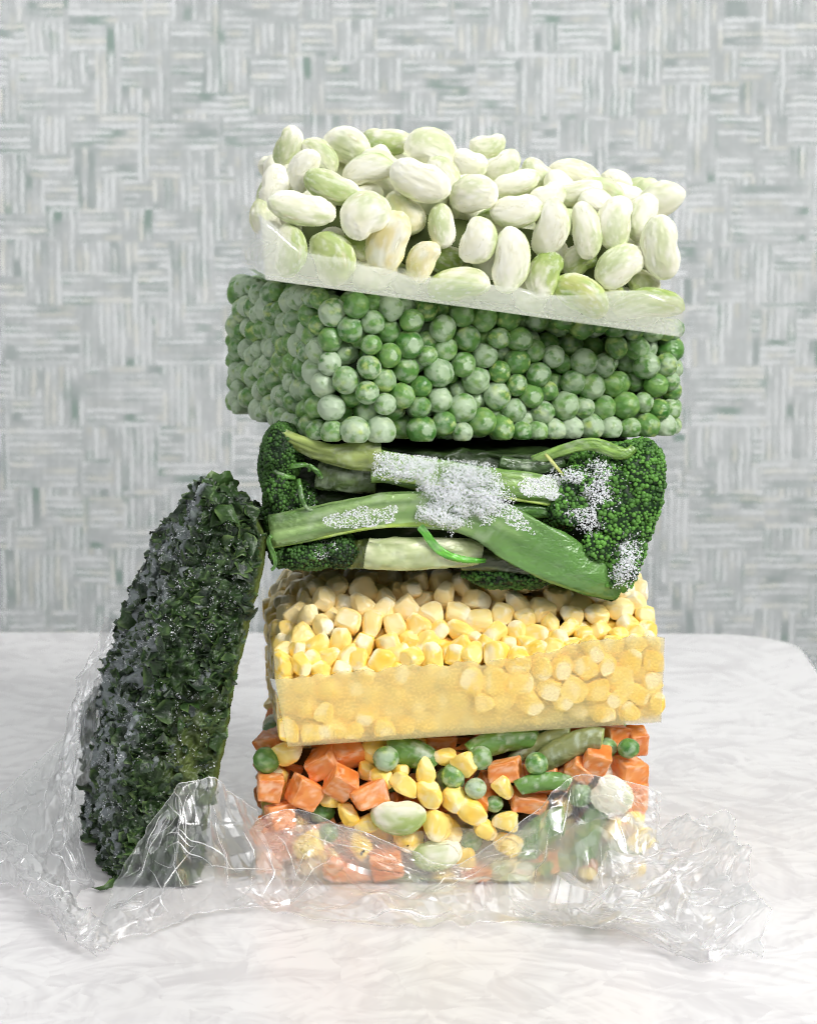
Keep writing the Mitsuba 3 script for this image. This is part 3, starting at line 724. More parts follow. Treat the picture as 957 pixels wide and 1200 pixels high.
def broccoli_block():
    key = thing('broccoli_block', 'frozen block of broccoli stalks and florets patched with white frost', 'frozen broccoli')
    g = np.random.default_rng(51)
    Y0 = .012
    def P(*a): return [at(x, y, Y0 + d * .001) for x, y, d in a]
    # dark mass behind the stalks; the shade of the recess is in its colour
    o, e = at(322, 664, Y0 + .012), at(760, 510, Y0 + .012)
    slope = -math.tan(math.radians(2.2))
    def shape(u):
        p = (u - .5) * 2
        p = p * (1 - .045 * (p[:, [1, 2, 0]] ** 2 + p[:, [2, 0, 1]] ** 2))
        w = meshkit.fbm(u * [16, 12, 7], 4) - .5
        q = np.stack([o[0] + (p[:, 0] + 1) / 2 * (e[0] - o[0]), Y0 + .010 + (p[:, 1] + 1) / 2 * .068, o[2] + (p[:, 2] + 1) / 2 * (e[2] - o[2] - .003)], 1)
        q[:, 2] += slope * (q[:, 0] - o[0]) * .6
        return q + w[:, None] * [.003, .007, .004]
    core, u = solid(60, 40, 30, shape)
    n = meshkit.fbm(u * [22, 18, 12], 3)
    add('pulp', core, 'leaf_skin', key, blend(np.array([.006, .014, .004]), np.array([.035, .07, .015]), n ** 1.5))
    stalks = []
    def stalk(pts, ra, rb, light, dark, seed, name='stalk', sides=22, lump=.10, pale=None, cut=None):
        v, f, al, ar = tube(P(*pts), np.array(ra) * mpp(Y0), np.array(rb) * mpp(Y0), sides, 80, lump=lump, seed=seed)
        n = meshkit.fbm(np.stack([al * 4, np.cos(ar) * 3 + seed, np.sin(ar) * 3], 1), 4)
        r0 = mpp(Y0) * max(ra)
        groove = meshkit.fbm(np.stack([al * 3.5, np.cos(ar) * 3.4 + seed, np.sin(ar) * 3.4], 1), 3) - .5
        dent = meshkit.fbm(v * 150 + seed, 3) - .5
        v = v + np.array([0, 1, .25]) * (r0 * (.42 * groove + .30 * dent))[:, None]
        v[:, 1] = np.where(v[:, 1] < Y0 - .0030, Y0 - .0030 + (v[:, 1] - Y0 + .0030) * .10, v[:, 1])
        c = blend(np.array(dark), np.array(light), np.clip(n * 1.8 - .4, 0, 1))
        fib = meshkit.noise(np.stack([al * 6, np.cos(ar) * 9 + seed, np.sin(ar) * 9], 1))
        c = blend(c, np.minimum(np.array(light) * 1.45 + .02, .8), sstep(.58, .85, fib) * .6)
        c = blend(c, np.array(dark) * .6, sstep(.50, .70, 1 - fib + .6 * groove) * .5)
        c = blend(c, np.array([.50, .58, .44]), sstep(.52, .72, meshkit.fbm(v * 300 + seed, 4)) * .35)
        if pale is not None:
            c = blend(c, np.array(pale[2]) * (.6 + .8 * n[:, None]), .8 * sstep(pale[0], pale[1], al + .25 * (n - .5)))
        add(name, (v, f), 'stalk_skin', key, c)
        stalks.append((v, f))
        return v, f
    G1, G2 = lin(136, 165, 84), lin(70, 112, 44)
    stalk([(328, 508, 6), (352, 520, 3), (385, 531, 1), (415, 534, 1), (445, 534, 2)], [8, 10, 12, 17, 20], [8, 9, 9, 9, 9], lin(150, 165, 90), lin(88, 105, 42), 1)                # top left stem
    stalk([(372, 556, 7), (400, 560, 6), (440, 562, 6)], [18, 17, 17], [8, 8, 8], lin(84, 105, 50), lin(46, 66, 26), 2)
    stalk([(436, 545, 4), (480, 552, 3), (540, 562, 1), (600, 568, 0), (690, 582, 6)], [21, 20, 20, 18, 15], [10, 11, 11, 10, 8], lin(140, 172, 92), lin(84, 128, 50), 3)
    main = stalk([(318, 622, 2), (400, 606, 0), (470, 597, -1), (540, 602, -2), (592, 622, -2), (645, 652, -2), (725, 684, 9)], [19, 20, 21, 23, 30, 31, 22], [12, 13, 13, 14, 14, 13, 10], lin(140, 168, 104), lin(84, 122, 56), 4, lump=.14, pale=(.42, .85, lin(82, 130, 56)))
    stalk([(319, 640, 1), (400, 624, -1), (470, 614, -3), (540, 619, -3), (585, 641, -2), (612, 662, 2)], [3, 3.4, 3.6, 3.6, 3.2, 2], [3, 3, 3, 3, 3, 2], lin(176, 200, 92), lin(120, 160, 56), 5, lump=.3, sides=12)   # thin pale tube drawn as the highlight along the main stem
    stalk([(446, 560, 1), (520, 570, -1), (590, 582, -1), (650, 592, 3)], [2.4, 2.6, 2.6, 2], [2.4, 2.4, 2.4, 2], lin(176, 200, 92), lin(120, 160, 56), 25, lump=.3, sides=12)
    stalk([(430, 648, 2), (470, 650, 1), (520, 648, 2), (560, 648, 6)], [19, 20, 19, 16], [12, 13, 12, 10], lin(206, 214, 168), lin(160, 176, 112), 6)                          # pale cut stem
    stalk([(408, 650, 7), (434, 649, 4)], [17, 18], [9, 10], lin(104, 118, 50), lin(66, 78, 26), 7)
    stalk([(540, 655, 8), (600, 660, 6), (660, 676, 7)], [14, 12, 9], [8, 8, 7], lin(80, 92, 48), lin(40, 50, 20), 8)
    stalk([(492, 618, -4), (503, 632, -4), (515, 645, -3), (535, 654, -2), (568, 657, 3)], [4.5, 5, 5, 4.5, 3], [3, 3, 3, 3, 2], lin(110, 190, 60), lin(60, 140, 34), 9, 'leaf_stem', 12)
    stalk([(625, 540, 6), (660, 527, 2), (695, 521, 1), (722, 530, 0), (742, 524, 1)], [6, 7, 8, 8, 5], [4, 4, 4, 4, 3], lin(140, 175, 84), lin(84, 125, 46), 10)
    stalk([(639, 533, 1), (648, 543, -1), (659, 557, 1)], [2.2, 2.2, 1.6], [2, 2, 1.5], lin(205, 210, 130), lin(170, 180, 90), 11, 'twig', 8)
    stalk([(585, 542, 3), (625, 548, 4), (660, 540, 6)], [9, 9, 6], [6, 6, 5], lin(72, 100, 52), lin(34, 56, 24), 12)
    stalk([(560, 610, 0), (600, 600, 2), (640, 600, 4)], [9, 10, 8], [6, 7, 6], lin(90, 135, 60), lin(40, 80, 28), 16)
    for i, pts in enumerate([[(336, 548, 2), (346, 546, 0), (358, 545, 1), (362, 552, 3)], [(350, 562, 1), (352, 575, -1), (356, 590, -2), (366, 598, -1)], [(362, 545, 0), (372, 553, 0), (376, 560, 2)], [(318, 546, 3), (330, 556, 1), (345, 560, 3)],
                             [(318, 628, -2), (316, 640, -4), (322, 655, -4), (318, 668, -3)]]):
        stalk(pts, [2.6, 3.2, 2.8, 1.8][:len(pts)], [2.4, 2.6, 2.4, 1.8][:len(pts)], lin(92, 140, 54), lin(50, 90, 32), 20 + i, 'leaf_stem', 12)

    # florets: lumpy bodies pressed flat where the packet held them, thick with buds
    def floret(centres, n, bud, c0, c1, seed, flat=None, lumps=.2):
        body = Joined()
        for x, y, d, rx, ry, rd in centres:
            v, f = ico(4)
            u = v.copy()
            v = v * (1 + lumps * (meshkit.fbm(u * 2.2 + x, 3) - .5) + .10 * (meshkit.fbm(u * 7 + x, 2) - .5))[:, None]
            v = v * np.array([rx * mpp(Y0), rd * .001, ry * mpp(Y0)]) + at(x, y, Y0 + d * .001)
            if flat: v = flat(v)
            body.put(v, f, blend(np.array(c0) * .35, np.array(c0), meshkit.fbm(u * 9 + x, 3)))
        m, col = body.mesh()
        k = add('floret', m, 'bud_skin', key, col)
        Pp, N = sample(m[0], m[1], n, g)
        # keep the buds apart
        t = cKDTree(Pp); ok = np.ones(len(Pp), bool)
        for a, b in t.query_pairs(bud * 1.3, output_type='ndarray'):
            if ok[a] and ok[b]: ok[b] = False
        Pp, N = Pp[ok], N[ok]
        v1, f1 = ico(1)
        j = Joined()
        s = bud * g.uniform(.5, 1.35, len(Pp)) * (.72 + .56 * meshkit.fbm(Pp * 260 + seed + 4, 2)); q = g.random(len(Pp))
        patch = meshkit.fbm(Pp * 160 + seed, 3)
        for p, nn, si, qi, pa in zip(Pp, N, s, q, patch):
            j.put(v1 * si + p + nn * bud * .25, f1, blend(np.array(c0), np.array(c1), np.clip(qi * .6 + pa * 1.5 - .55, 0, 1)))
        mm, cc = j.mesh()
        stuff(add('bud_cluster', mm, 'bud_skin', k.replace('__', '__', 1), cc))
        return m
    def squash(v):
        xmax = at(780, 600, Y0)[0] - .012 * np.clip((at(0, 560, Y0)[2] - v[:, 2]) / .04, 0, 1) ** 1.4
        v[:, 0] = np.minimum(v[:, 0], xmax + 0 * v[:, 0]); v[:, 1] = np.maximum(v[:, 1], Y0 - .0015)
        zt = at(0, 517, Y0 + .01)[2]; v[:, 2] = np.minimum(v[:, 2], zt)
        return v
    lumps = [(x, y, d, r, r * .9, r * .22) for x, y, d, r in zip(g.uniform(648, 738, 22), g.uniform(552, 676, 22), g.uniform(-1, 7, 22), g.uniform(10, 19, 22)) if y < 548 + (738 - x) * .2 + 140 and y > 540 + (x - 640) * .02 and not (x < 690 and y > 615)]
    big = floret([(738, 580, 18, 48, 64, 20), (745, 552, 20, 38, 38, 22), (728, 640, 20, 42, 48, 20), (745, 600, 40, 40, 80, 30), (728, 656, 18, 34, 34, 18), (690, 566, 14, 34, 24, 10), (715, 545, 14, 50, 24, 12)] + lumps, 60000, .00070,
                 lin(22, 56, 18), lin(106, 164, 66), 1, squash, .3)
    left = floret([(332, 530, 14, 24, 34, 16), (328, 570, 14, 20, 34, 16), (345, 585, 14, 28, 22, 12), (326, 600, 20, 18, 36, 18), (320, 540, 40, 14, 40, 30)], 17000, .00062, lin(20, 46, 16), lin(74, 118, 46), 2, None, .35)
    low = floret([(362, 648, 9, 44, 18, 10), (400, 645, 7, 20, 20, 8), (336, 642, 16, 22, 22, 14)], 9000, .00062, lin(18, 42, 14), lin(80, 124, 56), 3, None, .3)
    low2 = floret([(600, 672, 16, 60, 16, 12), (655, 590, 10, 26, 34, 9)], 10000, .00062, lin(16, 38, 13), lin(70, 120, 46), 4, None, .3)

    # frost: crystals over parts of the stems and florets
    def frost(meshes, ell, n, size, seed, name='frost'):
        Ps, Ns = [], []
        for v, f in meshes:
            def keep(Q, N):
                x, y = to_px(Q)
                w = meshkit.fbm(Q * 330 + seed, 4) - .5
                m = np.zeros(len(Q), bool)
                for cx, cy, rx, ry, a in ell:
                    c, s = math.cos(a), math.sin(a)
                    dx, dy = (c * (x - cx) + s * (y - cy)) / rx, (-s * (x - cx) + c * (y - cy)) / ry
                    m |= dx * dx + dy * dy < 1 + 1.9 * w
                return m & (N[:, 1] < .25)
            p, nn = sample(v, f, n, g, keep); Ps.append(p); Ns.append(nn)
        p, nn = np.vstack(Ps), np.vstack(Ns)
        v, f = grains(p, nn, size, g, None, .2)
        stuff(add(name, (v, f), 'frost_grain', key, smooth=False), None)
    def crust(ell, x0, x1, y0, y1, n, size, seed, lift, limit=None):      # a crust of frost that bridges stems and hollows, thinning out at its rim
        qx, qy = g.uniform(x0, x1, n), g.uniform(y0, y1, n)
        w = meshkit.fbm(np.stack([qx * .07, qy * .07, qx * 0 + seed], 1), 4) - .5
        d = np.full(n, 9.0)
        for cx, cy, rx, ry, a in ell:
            c, s_ = math.cos(a), math.sin(a)
            d = np.minimum(d, np.hypot((c * (qx - cx) + s_ * (qy - cy)) / rx, (-s_ * (qx - cx) + c * (qy - cy)) / ry))
        d = d + 1.1 * w
        m = g.random(n) < (1 - sstep(.25, 1.2, d)) ** .8
        if limit is not None: m &= limit(qx, qy)
        qx, qy, d = qx[m], qy[m], d[m]
        fine = meshkit.fbm(np.stack([qx * .22, qy * .22, qx * 0 + seed], 1), 3)
        depth = Y0 + lift + .0030 * sstep(.2, 1.1, d) - .0010 * (fine - .5) + g.normal(0, .00025, len(d))
        pts = np.array([at(x, y, z) for x, y, z in zip(qx, qy, depth)])
        return grains(pts, np.tile([0, -1.0, 0], (len(pts), 1)), size, g, None, .1)
    v, f = crust([(484, 546, 50, 20, .10), (528, 580, 40, 34, .5), (516, 606, 38, 12, .2), (566, 584, 34, 24, .5), (548, 560, 44, 20, .3)], 420, 640, 515, 640, 40000, .00027, 3, -.0062, lambda x, y: (y > 528 + (x - 436) * .10) & ((x > 436) & ((x > 486) | (y < 585))))
    stuff(add('frost', (v, f), 'frost_grain', key, smooth=False))
    frost(stalks, [(424, 606, 46, 11, -.1), (640, 572, 30, 13, .1), (598, 604, 30, 10, .7)], 30000, .00029, 3)
    v, f = crust([(700, 575, 26, 40, .35), (672, 560, 26, 12, .2), (684, 606, 24, 20, 0), (735, 655, 16, 30, .3)], 630, 770, 530, 700, 17000, .00031, 8, -.0022)
    stuff(add('frost', (v, f), 'frost_grain', key, smooth=False))
    frost([big], [(695, 570, 36, 44, .3), (690, 615, 24, 18, 0), (735, 650, 18, 34, .4), (655, 590, 20, 14, 0)], 16000, .00032, 4)
    frost([left, low], [(372, 575, 14, 18, 0), (380, 640, 14, 16, 0), (335, 600, 12, 8, 0)], 8000, .00030, 5)


broccoli_block()


# ------------------------------------------------------------------ frozen spinach, leaning against the stack
def spinach_block():
    key = thing('spinach_block', 'dark frozen block of chopped spinach leaning against the stack, frosted along its side', 'frozen spinach')
    g = np.random.default_rng(61)
    ts = [0, .1, .3, .5, .7, .85, .95, 1]
    FL = [(132, 1042), (136, 1005), (146, 920), (164, 830), (184, 740), (206, 650), (226, 598), (240, 575)]      # the edge between the narrow face and the broad side
    FR = [(238, 1030), (248, 975), (267, 895), (283, 800), (299, 720), (312, 660), (314, 632), (298, 604)]
    BL = [(116, 1018), (98, 975), (90, 890), (114, 795), (145, 715), (186, 632), (213, 590), (240, 568)]        # far edge of the broad side
    yf, yr, yb = .004, .006, .072
    def edge(tab, Y):
        pts = np.array([at(x, y, Y) for x, y in tab])
        return lambda t: np.stack([np.interp(t, ts, pts[:, k]) for k in range(3)], -1)
    lean = .030
    eFL, eFR, eBL = edge(FL, yf), edge(FR, yr), edge(BL, yb)
    def shape(u):
        t = u[:, 2]
        a, b, c = eFL(t), eFR(t), eBL(t)
        d = b + (c - a) * .9 + [.004, 0, 0]
        p = (a * (1 - u[:, :1]) + b * u[:, :1]) * (1 - u[:, 1:2]) + (c * (1 - u[:, :1]) + d * u[:, :1]) * u[:, 1:2]
        m = np.array([.03, .03, .02])
        rnd = np.clip(np.abs(u - .5) * 2, 0, 1)
        ctr = (a + b + c + d) / 4
        p = p + (ctr - p) * (.10 * (rnd[:, :1] * rnd[:, 1:2]) ** 6)
        return p
    m, u = solid(90, 120, 280, shape)
    N = np.array(m.vertex_normals); p0 = np.array(m.vertices)
    face_right = sstep(.86, 1, u[:, 0])
    left = sstep(.06, 0, u[:, 0])
    wq = p0 + .0035 * np.stack([meshkit.fbm(p0 * 210 + k, 2) - .5 for k in (1, 11, 21)], 1)
    def ridged(f, k): return 1 - np.abs(2 * meshkit.fbm(wq * f + k, 2) - 1) * 2.2
    r1, r2, r3 = ridged([190, 190, 150], 3), ridged([330, 330, 260], 31), ridged([620, 620, 520], 57)
    w2 = meshkit.fbm(p0 * [60, 60, 44], 3, 9) - .5
    streak = meshkit.fbm(p0 * [10, 120, 46] + 4, 3) - .5
    bulge = .011 * w2 + .0019 * r1 + .0013 * r2 + .0007 * r3 - .0022 + left * (.010 * streak)
    v = p0 + N * (bulge * (1 - .80 * face_right))[:, None]
    v[:, 2] = np.maximum(v[:, 2], .0015)
    tone = meshkit.fbm(wq * 260 + 9, 3)
    col = blend(np.array([.004, .012, .004]), np.array([.026, .062, .015]), np.clip(tone * 1.8 - .4, 0, 1))
    col = blend(col, np.array([.12, .21, .06]), sstep(.72, .98, r2) * sstep(.45, .7, tone) * .7)
    vx, vy = to_px(v)
    ol = np.maximum(face_right * .75, .8 * np.exp(-((vx - 228) / 30) ** 2 - ((vy - 890) / 58) ** 2) * (N[:, 1] < -.3))
    col = blend(col, blend(lin(36, 50, 22), lin(108, 122, 60), meshkit.fbm(v * [200, 160, 70] + 3, 4)), ol)
    frostw = left * sstep(.34, .60, meshkit.fbm(v * 240 + 7, 3) + .10 + .35 * streak)
    col = blend(col, np.array([.29, .32, .34]), frostw * .65)
    body = trimesh.Trimesh(v, m.faces, process=False)
    add('pulp', body, 'leaf_skin', key, col)
    # leaf scraps over the narrow face, the side and the top
    F = np.array(body.faces)
    def scraps(n, keep):
        return sample(v, F, n, g, keep)
    Pf, Nf = scraps(5200, lambda Q, NN: (NN[:, 1] < .55) & (NN[:, 0] < .75))
    px, py = to_px(Pf)
    olive = np.exp(-(((px - 228) / 34) ** 2 + ((py - 885) / 60) ** 2))
    ok = g.random(len(Pf)) > np.maximum(olive * .85, .55 * (Nf[:, 0] < -.45))
    Pf, Nf = Pf[ok], Nf[ok]
    A, Bq = np.meshgrid(np.linspace(-1, 1, 6), np.linspace(-1, 1, 5), indexing='ij')
    ii, jj = np.meshgrid(np.arange(5), np.arange(4), indexing='ij')
    q = np.stack([ii * 5 + jj, (ii + 1) * 5 + jj, (ii + 1) * 5 + jj + 1, ii * 5 + jj + 1], -1).reshape(-1, 4)
    lf = np.vstack([q[:, [0, 1, 2]], q[:, [0, 2, 3]]])
    def leaf(p, nn, size, light, frosted, up):
        a, b = A.ravel(), Bq.ravel()
        wd = g.uniform(.35, .9) * np.sqrt(np.maximum(1.12 - a * a, .05)) * (1 + .35 * np.sin(a * g.uniform(2, 6) + g.uniform(0, 6)))
        curl, fold, wave = g.uniform(-1.0, .3), g.uniform(-.9, .6), g.uniform(.1, .42)
        z = curl * a * a + fold * np.abs(b) * wd + wave * np.sin(a * g.uniform(3, 6) + g.uniform(0, 6)) * b + g.normal(0, .07, len(a))
        loc = np.stack([a, b * wd, z], 1) * size
        t = g.normal(size=3); t -= nn * (t @ nn); t /= np.linalg.norm(t); bb = np.cross(nn, t)
        side = g.choice([-1, 1])
        tilt = rotv(t, g.normal(0, up)) @ rotv(bb, g.normal(0, up))
        R = tilt @ np.stack([t, bb, nn], 1)
        c = blend(np.array([.005, .015, .005]), np.array([.040, .090, .020]), np.clip(light + .35 * (np.abs(b) - .5) + g.normal(0, .06, len(a)), 0, 1))
        c = blend(c, np.array([.17, .27, .075]), np.clip(.1 + light, 0, .7) * (np.abs(b) > .7) * (a * side > -.1))
        c = blend(c, np.array([.33, .36, .375]), frosted)
        return loc @ R.T + p + nn * size * .10, lf, c
    def rotv(ax, an):
        return trimesh.transformations.rotation_matrix(an, ax)[:3, :3]
    lf_frost = (Nf[:, 0] < -.45)
    size = np.where(lf_frost, g.uniform(.0010, .0026, len(Pf)), np.clip(g.lognormal(math.log(.0020), .42, len(Pf)), .0009, .0042))
    front = np.where(lf_frost, .3, 1.0) * size
    first = set(np.argsort(-front)[:292].tolist())
    heap = Joined()
    for i in range(len(Pf)):
        light = np.clip(g.beta(1.6, 3.2) + .15 * (meshkit.fbm(Pf[i] * 140, 2) - .5), 0, 1)
        vv, ff, cc = leaf(Pf[i], Nf[i], size[i], light, (g.uniform(.0, .6) if lf_frost[i] else max(0, g.normal(.0, .05))), .20 if lf_frost[i] else .30)
        vv[:, 2] = np.maximum(vv[:, 2], .001)
        if i in first: add('leaf', (vv, ff), 'leaf_skin', key, cc)
        else: heap.put(vv, ff, cc)
    # ragged leaves on the crest
    for x, y, d, s, lt in [(258, 566, .02, .0050, .95), (272, 580, .015, .0045, .5), (250, 586, .01, .0062, .75), (284, 596, .03, .0055, .3), (296, 606, .02, .005, .3), (232, 584, .03, .0035, .4), (222, 594, .03, .003, .3), (244, 572, .03, .004, .4),
                           (268, 570, .03, .004, .6), (210, 602, .04, .003, .5), (122, 1044, -.004, .0042, .95), (262, 597, .0, .0058, .9), (150, 722, .05, .0045, .45)]:
        p = at(x, y, d); vv, ff, cc = leaf(p, np.array([-.1, -.75, .6]) / .97, s, lt, 0, .5)
        vv[:, 2] = np.maximum(vv[:, 2], .001)
        add('leaf', (vv, ff), 'leaf_skin', key, cc)
    mm, cc = heap.mesh()
    stuff(add('leaf_scraps', mm, 'leaf_skin', key, cc))
    Pg, Ng = sample(v, F, 46000, g, lambda Q, NN: (NN[:, 0] < -.25) & (meshkit.fbm(Q * [60, 240, 110] + 2, 4) > .5))
    Pg2, Ng2 = sample(v, F, 3000, g, lambda Q, NN: (NN[:, 1] < 0) & (meshkit.fbm(Q * 150 + 4, 4) > .70))
    gv, gf = grains(np.vstack([Pg, Pg2]), np.vstack([Ng, Ng2]), .00026, g, None, .4)
    stuff(add('frost', (gv, gf), 'frost_grain', key, smooth=False))


spinach_block()


# ------------------------------------------------------------------ torn clear wrap round the foot of the stack
def creases(u, v, seed, n=9, f0=1.2, f1=7.0, along=None):
    """Straight folds at random angles (or mostly along one): ridges sharp at the top and soft between, higher ones shallower."""
    g = np.random.default_rng(seed)
    h = 0
    for i in range(n):
        a, f, ph = g.uniform(0, math.pi), f0 * (f1 / f0) ** (i / max(n - 1, 1)), g.random()
        if along is not None: a = along + g.normal(0, .45)
        bendy = .14 * np.sin(1.3 * (math.sin(a) * u - math.cos(a) * v) * f + ph * 9)
        fade = sstep(.30, .62, meshkit.noise(np.stack([u * .7 + i * 3, v * .7, u * 0 + seed], -1)))
        t = (math.cos(a) * u + math.sin(a) * v) * f + ph + bendy * (.5 + .5 * (i % 3))
        ridge = 1 - 2 * np.abs(((t % 1) - .5) * 2) 
        h = h + ridge * (.35 + .9 * fade) / f ** 1.15
    return h * .5


def film(net, nu, nv, amp, seed, key, cell=.03, floor=.0012, n=10, f1=9.0, along=None, edge_highlight=(0, -1), sharp=False):
    """A crumpled sheet through the net of world points (rows x columns)."""
    net = np.array(net, float)
    R, C = net.shape[:2]
    a, b = np.linspace(0, 1, R), np.linspace(0, 1, C)
    A, Bv = np.linspace(0, 1, nu), np.linspace(0, 1, nv)
    p = np.stack([RectBivariateSpline(a, b, net[..., k], kx=1, ky=1 if sharp else min(2, C - 1), s=0)(A, Bv) for k in range(3)], -1)
    su = np.linalg.norm(np.diff(p, axis=0), axis=-1).sum(0).mean() / cell; sv = np.linalg.norm(np.diff(p, axis=1), axis=-1).sum(1).mean() / cell
    U, V = np.meshgrid(A * su, Bv * sv, indexing='ij')
    N = np.cross(np.gradient(p, axis=0), np.gradient(p, axis=1)); N /= np.linalg.norm(N, axis=-1, keepdims=True) + 1e-12
    h = creases(U, V, seed, n, 1.0, f1, along)
    env = .55 + .9 * meshkit.fbm(np.stack([U * .8, V * .8, U * 0 + seed], -1), 2)
    p = p + N * (amp * h * env)[..., None]
    g = creases(U + 3, V + 7, seed + 50, 5, 1.2, 4)
    p[..., 0] += .25 * amp * g
    if True:                                                              # torn edges wander
        for k, (row, nxt) in enumerate(((0, 1), (-1, -2))):
            p[row] += (p[row] - p[nxt]) * (3 * (meshkit.fbm(np.stack([Bv * sv * 2, Bv * 0 + k, Bv * 0 + seed], -1), 3) - .5))[:, None]
    p[..., 2] = np.maximum(p[..., 2], floor + .0010 * (meshkit.fbm(np.stack([U * 3, V * 3, U * 0 + 5], -1), 2)))
    i, j = np.meshgrid(np.arange(nu - 1), np.arange(nv - 1), indexing='ij')
    q = np.stack([i * nv + j, (i + 1) * nv + j, (i + 1) * nv + j + 1, i * nv + j + 1], -1).reshape(-1, 4)
    k = add('sheet', (p.reshape(-1, 3), np.vstack([q[:, [0, 1, 2]], q[:, [0, 2, 3]]])), 'clear_film', key, smooth=14)
    rg, j, k2 = np.random.default_rng(seed + 7), Joined(), 0
    while k2 < 46:                                                        # thin white tubes added as the bright lines where folds catch light
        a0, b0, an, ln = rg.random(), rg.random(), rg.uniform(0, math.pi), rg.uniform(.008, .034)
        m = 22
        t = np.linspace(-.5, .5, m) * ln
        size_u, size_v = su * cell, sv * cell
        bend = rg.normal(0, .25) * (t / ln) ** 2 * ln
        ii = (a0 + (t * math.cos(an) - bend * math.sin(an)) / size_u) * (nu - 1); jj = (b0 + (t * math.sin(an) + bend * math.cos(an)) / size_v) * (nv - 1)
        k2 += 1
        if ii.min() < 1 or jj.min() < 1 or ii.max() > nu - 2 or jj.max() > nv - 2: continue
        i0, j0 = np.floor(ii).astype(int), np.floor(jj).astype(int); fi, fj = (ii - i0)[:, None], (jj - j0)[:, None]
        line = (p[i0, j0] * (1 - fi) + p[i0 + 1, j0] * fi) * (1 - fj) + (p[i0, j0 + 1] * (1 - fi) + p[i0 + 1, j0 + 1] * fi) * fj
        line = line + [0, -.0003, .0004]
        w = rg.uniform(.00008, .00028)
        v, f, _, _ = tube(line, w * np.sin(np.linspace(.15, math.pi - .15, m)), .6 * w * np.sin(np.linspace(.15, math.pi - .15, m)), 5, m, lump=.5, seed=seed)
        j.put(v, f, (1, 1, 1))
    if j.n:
        stuff(add('fold_highlights', j.mesh()[0], 'film_highlight', k))
    for row in edge_highlight:                                                       # whitened tube added as the highlight along the sheet edge
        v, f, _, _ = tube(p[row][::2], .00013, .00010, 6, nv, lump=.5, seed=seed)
        add('edge_highlight', (v, f), 'film_highlight', k)


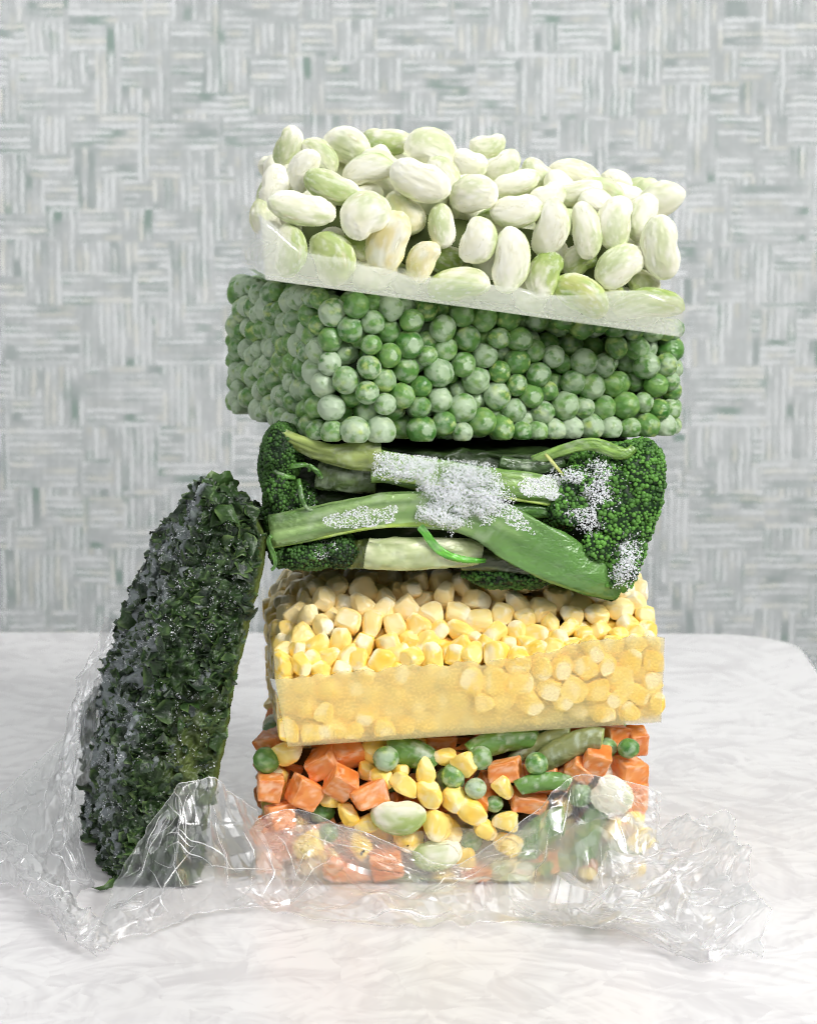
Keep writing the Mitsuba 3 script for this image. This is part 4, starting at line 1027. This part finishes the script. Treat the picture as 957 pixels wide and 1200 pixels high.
def wrap():
    key = thing('plastic_wrap', 'torn crumpled clear plastic wrap bunched round the foot of the stack and the spinach', 'plastic wrap')
    up = lambda px, py, Y: at(px, py, Y)
    gd = lambda px, py, z=.002: ground(px, py, z)
    # over the front of the mixed vegetables and out on to the table
    film([[up(292, 975, -.004), up(340, 948, -.005), up(390, 965, -.005), up(478, 1000, -.005), up(530, 1012, -.005), up(585, 984, -.005), up(640, 938, -.006), up(676, 908, -.007), up(735, 914, -.005), up(768, 930, -.002)],
          [up(288, 1010, -.007), up(338, 990, -.009), up(395, 1005, -.010), up(478, 1025, -.009), up(530, 1032, -.009), up(590, 1016, -.010), up(645, 985, -.012), up(690, 965, -.013), up(742, 970, -.009), up(778, 980, -.004)],
          [gd(275, 1046, .004), gd(335, 1052, .003), gd(400, 1060, .004), gd(478, 1062, .003), gd(540, 1060, .003), gd(600, 1058, .005), gd(655, 1052, .010), gd(705, 1040, .012), gd(760, 1035, .012), gd(800, 1030, .010)],
          [gd(262, 1062), gd(330, 1072), gd(400, 1080), gd(478, 1086), (gd(545, 1086)), gd(610, 1080), gd(665, 1084, .004), gd(715, 1088, .006), gd(775, 1085, .006), gd(820, 1070, .006)]],
         170, 300, .0042, 3, key, .040, n=11, f1=9)
    # the bunched end at the right
    film([[gd(640, 1070), gd(700, 1075, .003), gd(770, 1110), gd(830, 1135), gd(895, 1120)],
          [gd(660, 1050, .010), gd(715, 1050, .014), gd(780, 1065, .012), gd(840, 1085, .010), gd(893, 1080, .003)],
          [gd(690, 1030, .012), gd(740, 1022, .019), gd(795, 1020, .018), gd(840, 1030, .012), gd(885, 1040, .004)],
          [gd(730, 1015, .018), gd(765, 995, .022), gd(800, 985, .014), gd(835, 990, .009), gd(872, 1000, .003)],
          [gd(752, 990, .020), gd(775, 970, .020), gd(800, 955, .012), gd(830, 955, .006), gd(858, 965, .002)]],
         200, 220, .0062, 11, key, .044, n=11, f1=8, sharp=True)
    film([[gd(655, 1078), gd(720, 1090), gd(800, 1120), gd(868, 1115)], [gd(680, 1050, .008), gd(740, 1050, .014), gd(810, 1060, .012), gd(876, 1060, .003)], [gd(735, 1010, .012), gd(785, 1000, .018), gd(830, 1005, .010), gd(862, 1010, .002)]],
         120, 160, .0055, 17, key, .036, n=10, f1=8, sharp=True)
    # the tent drawn up in front of the spinach
    film([[up(160, 1000, -.016), up(182, 962, -.018), up(209, 919, -.020), up(247, 913, -.018), up(274, 935, -.012), up(304, 950, -.006)],
          [up(140, 1035, -.022), up(175, 1005, -.026), up(208, 965, -.028), up(250, 962, -.026), up(285, 972, -.018), up(316, 990, -.010)],
          [gd(120, 1072, .006), gd(168, 1058, .010), gd(206, 1040, .018), gd(252, 1030, .016), gd(296, 1030, .012), gd(330, 1035, .006)],
          [gd(112, 1112), gd(155, 1096), gd(200, 1082), gd(252, 1072), gd(300, 1064), gd(345, 1062)]],
         160, 160, .0042, 23, key, .046, n=10, f1=8, sharp=True)
    # behind and left of the spinach, down to the table
    film([[up(150, 716, .062), up(116, 800, .052), up(92, 890, .040), up(92, 985, .022), up(112, 1050, .002)],
          [up(128, 726, .066), up(92, 815, .056), up(70, 905, .042), up(70, 995, .022), up(96, 1065, -.006)],
          [gd(112, 905, .030), gd(70, 925, .022), gd(45, 950, .014), gd(40, 1010, .010), gd(90, 1090, .006)],
          [gd(100, 905, .003), gd(50, 915, .003), gd(14, 950, .003), gd(12, 1010, .006), gd(78, 1102, .003)]],
         160, 200, .0036, 31, key, .050, n=10, f1=8, sharp=True)
    # the long raised fold at the far left and the flat sheet beyond it
    film([[gd(-60, 960), gd(-10, 985), gd(30, 1035), gd(70, 1085), gd(112, 1120)],
          [gd(-50, 945, .012), gd(5, 985, .016), gd(45, 1030, .014), gd(82, 1075, .010), gd(124, 1112, .004)],
          [gd(-30, 960, .004), gd(25, 985, .006), gd(62, 1025, .006), gd(100, 1065, .005), gd(140, 1100, .003)]],
         80, 180, .0026, 41, key, .040, n=10, f1=8, sharp=True)
    film([[gd(-90, 985), gd(-30, 960), gd(30, 905), gd(92, 850)], [gd(-80, 1010, .004), gd(-10, 985, .006), gd(50, 930, .006), gd(112, 880, .005)], [gd(-60, 1050, .003), gd(20, 1035, .004), gd(75, 985, .004), gd(135, 940, .004)]],
         90, 150, .0022, 47, key, .040, n=10, f1=8, sharp=True)


wrap()
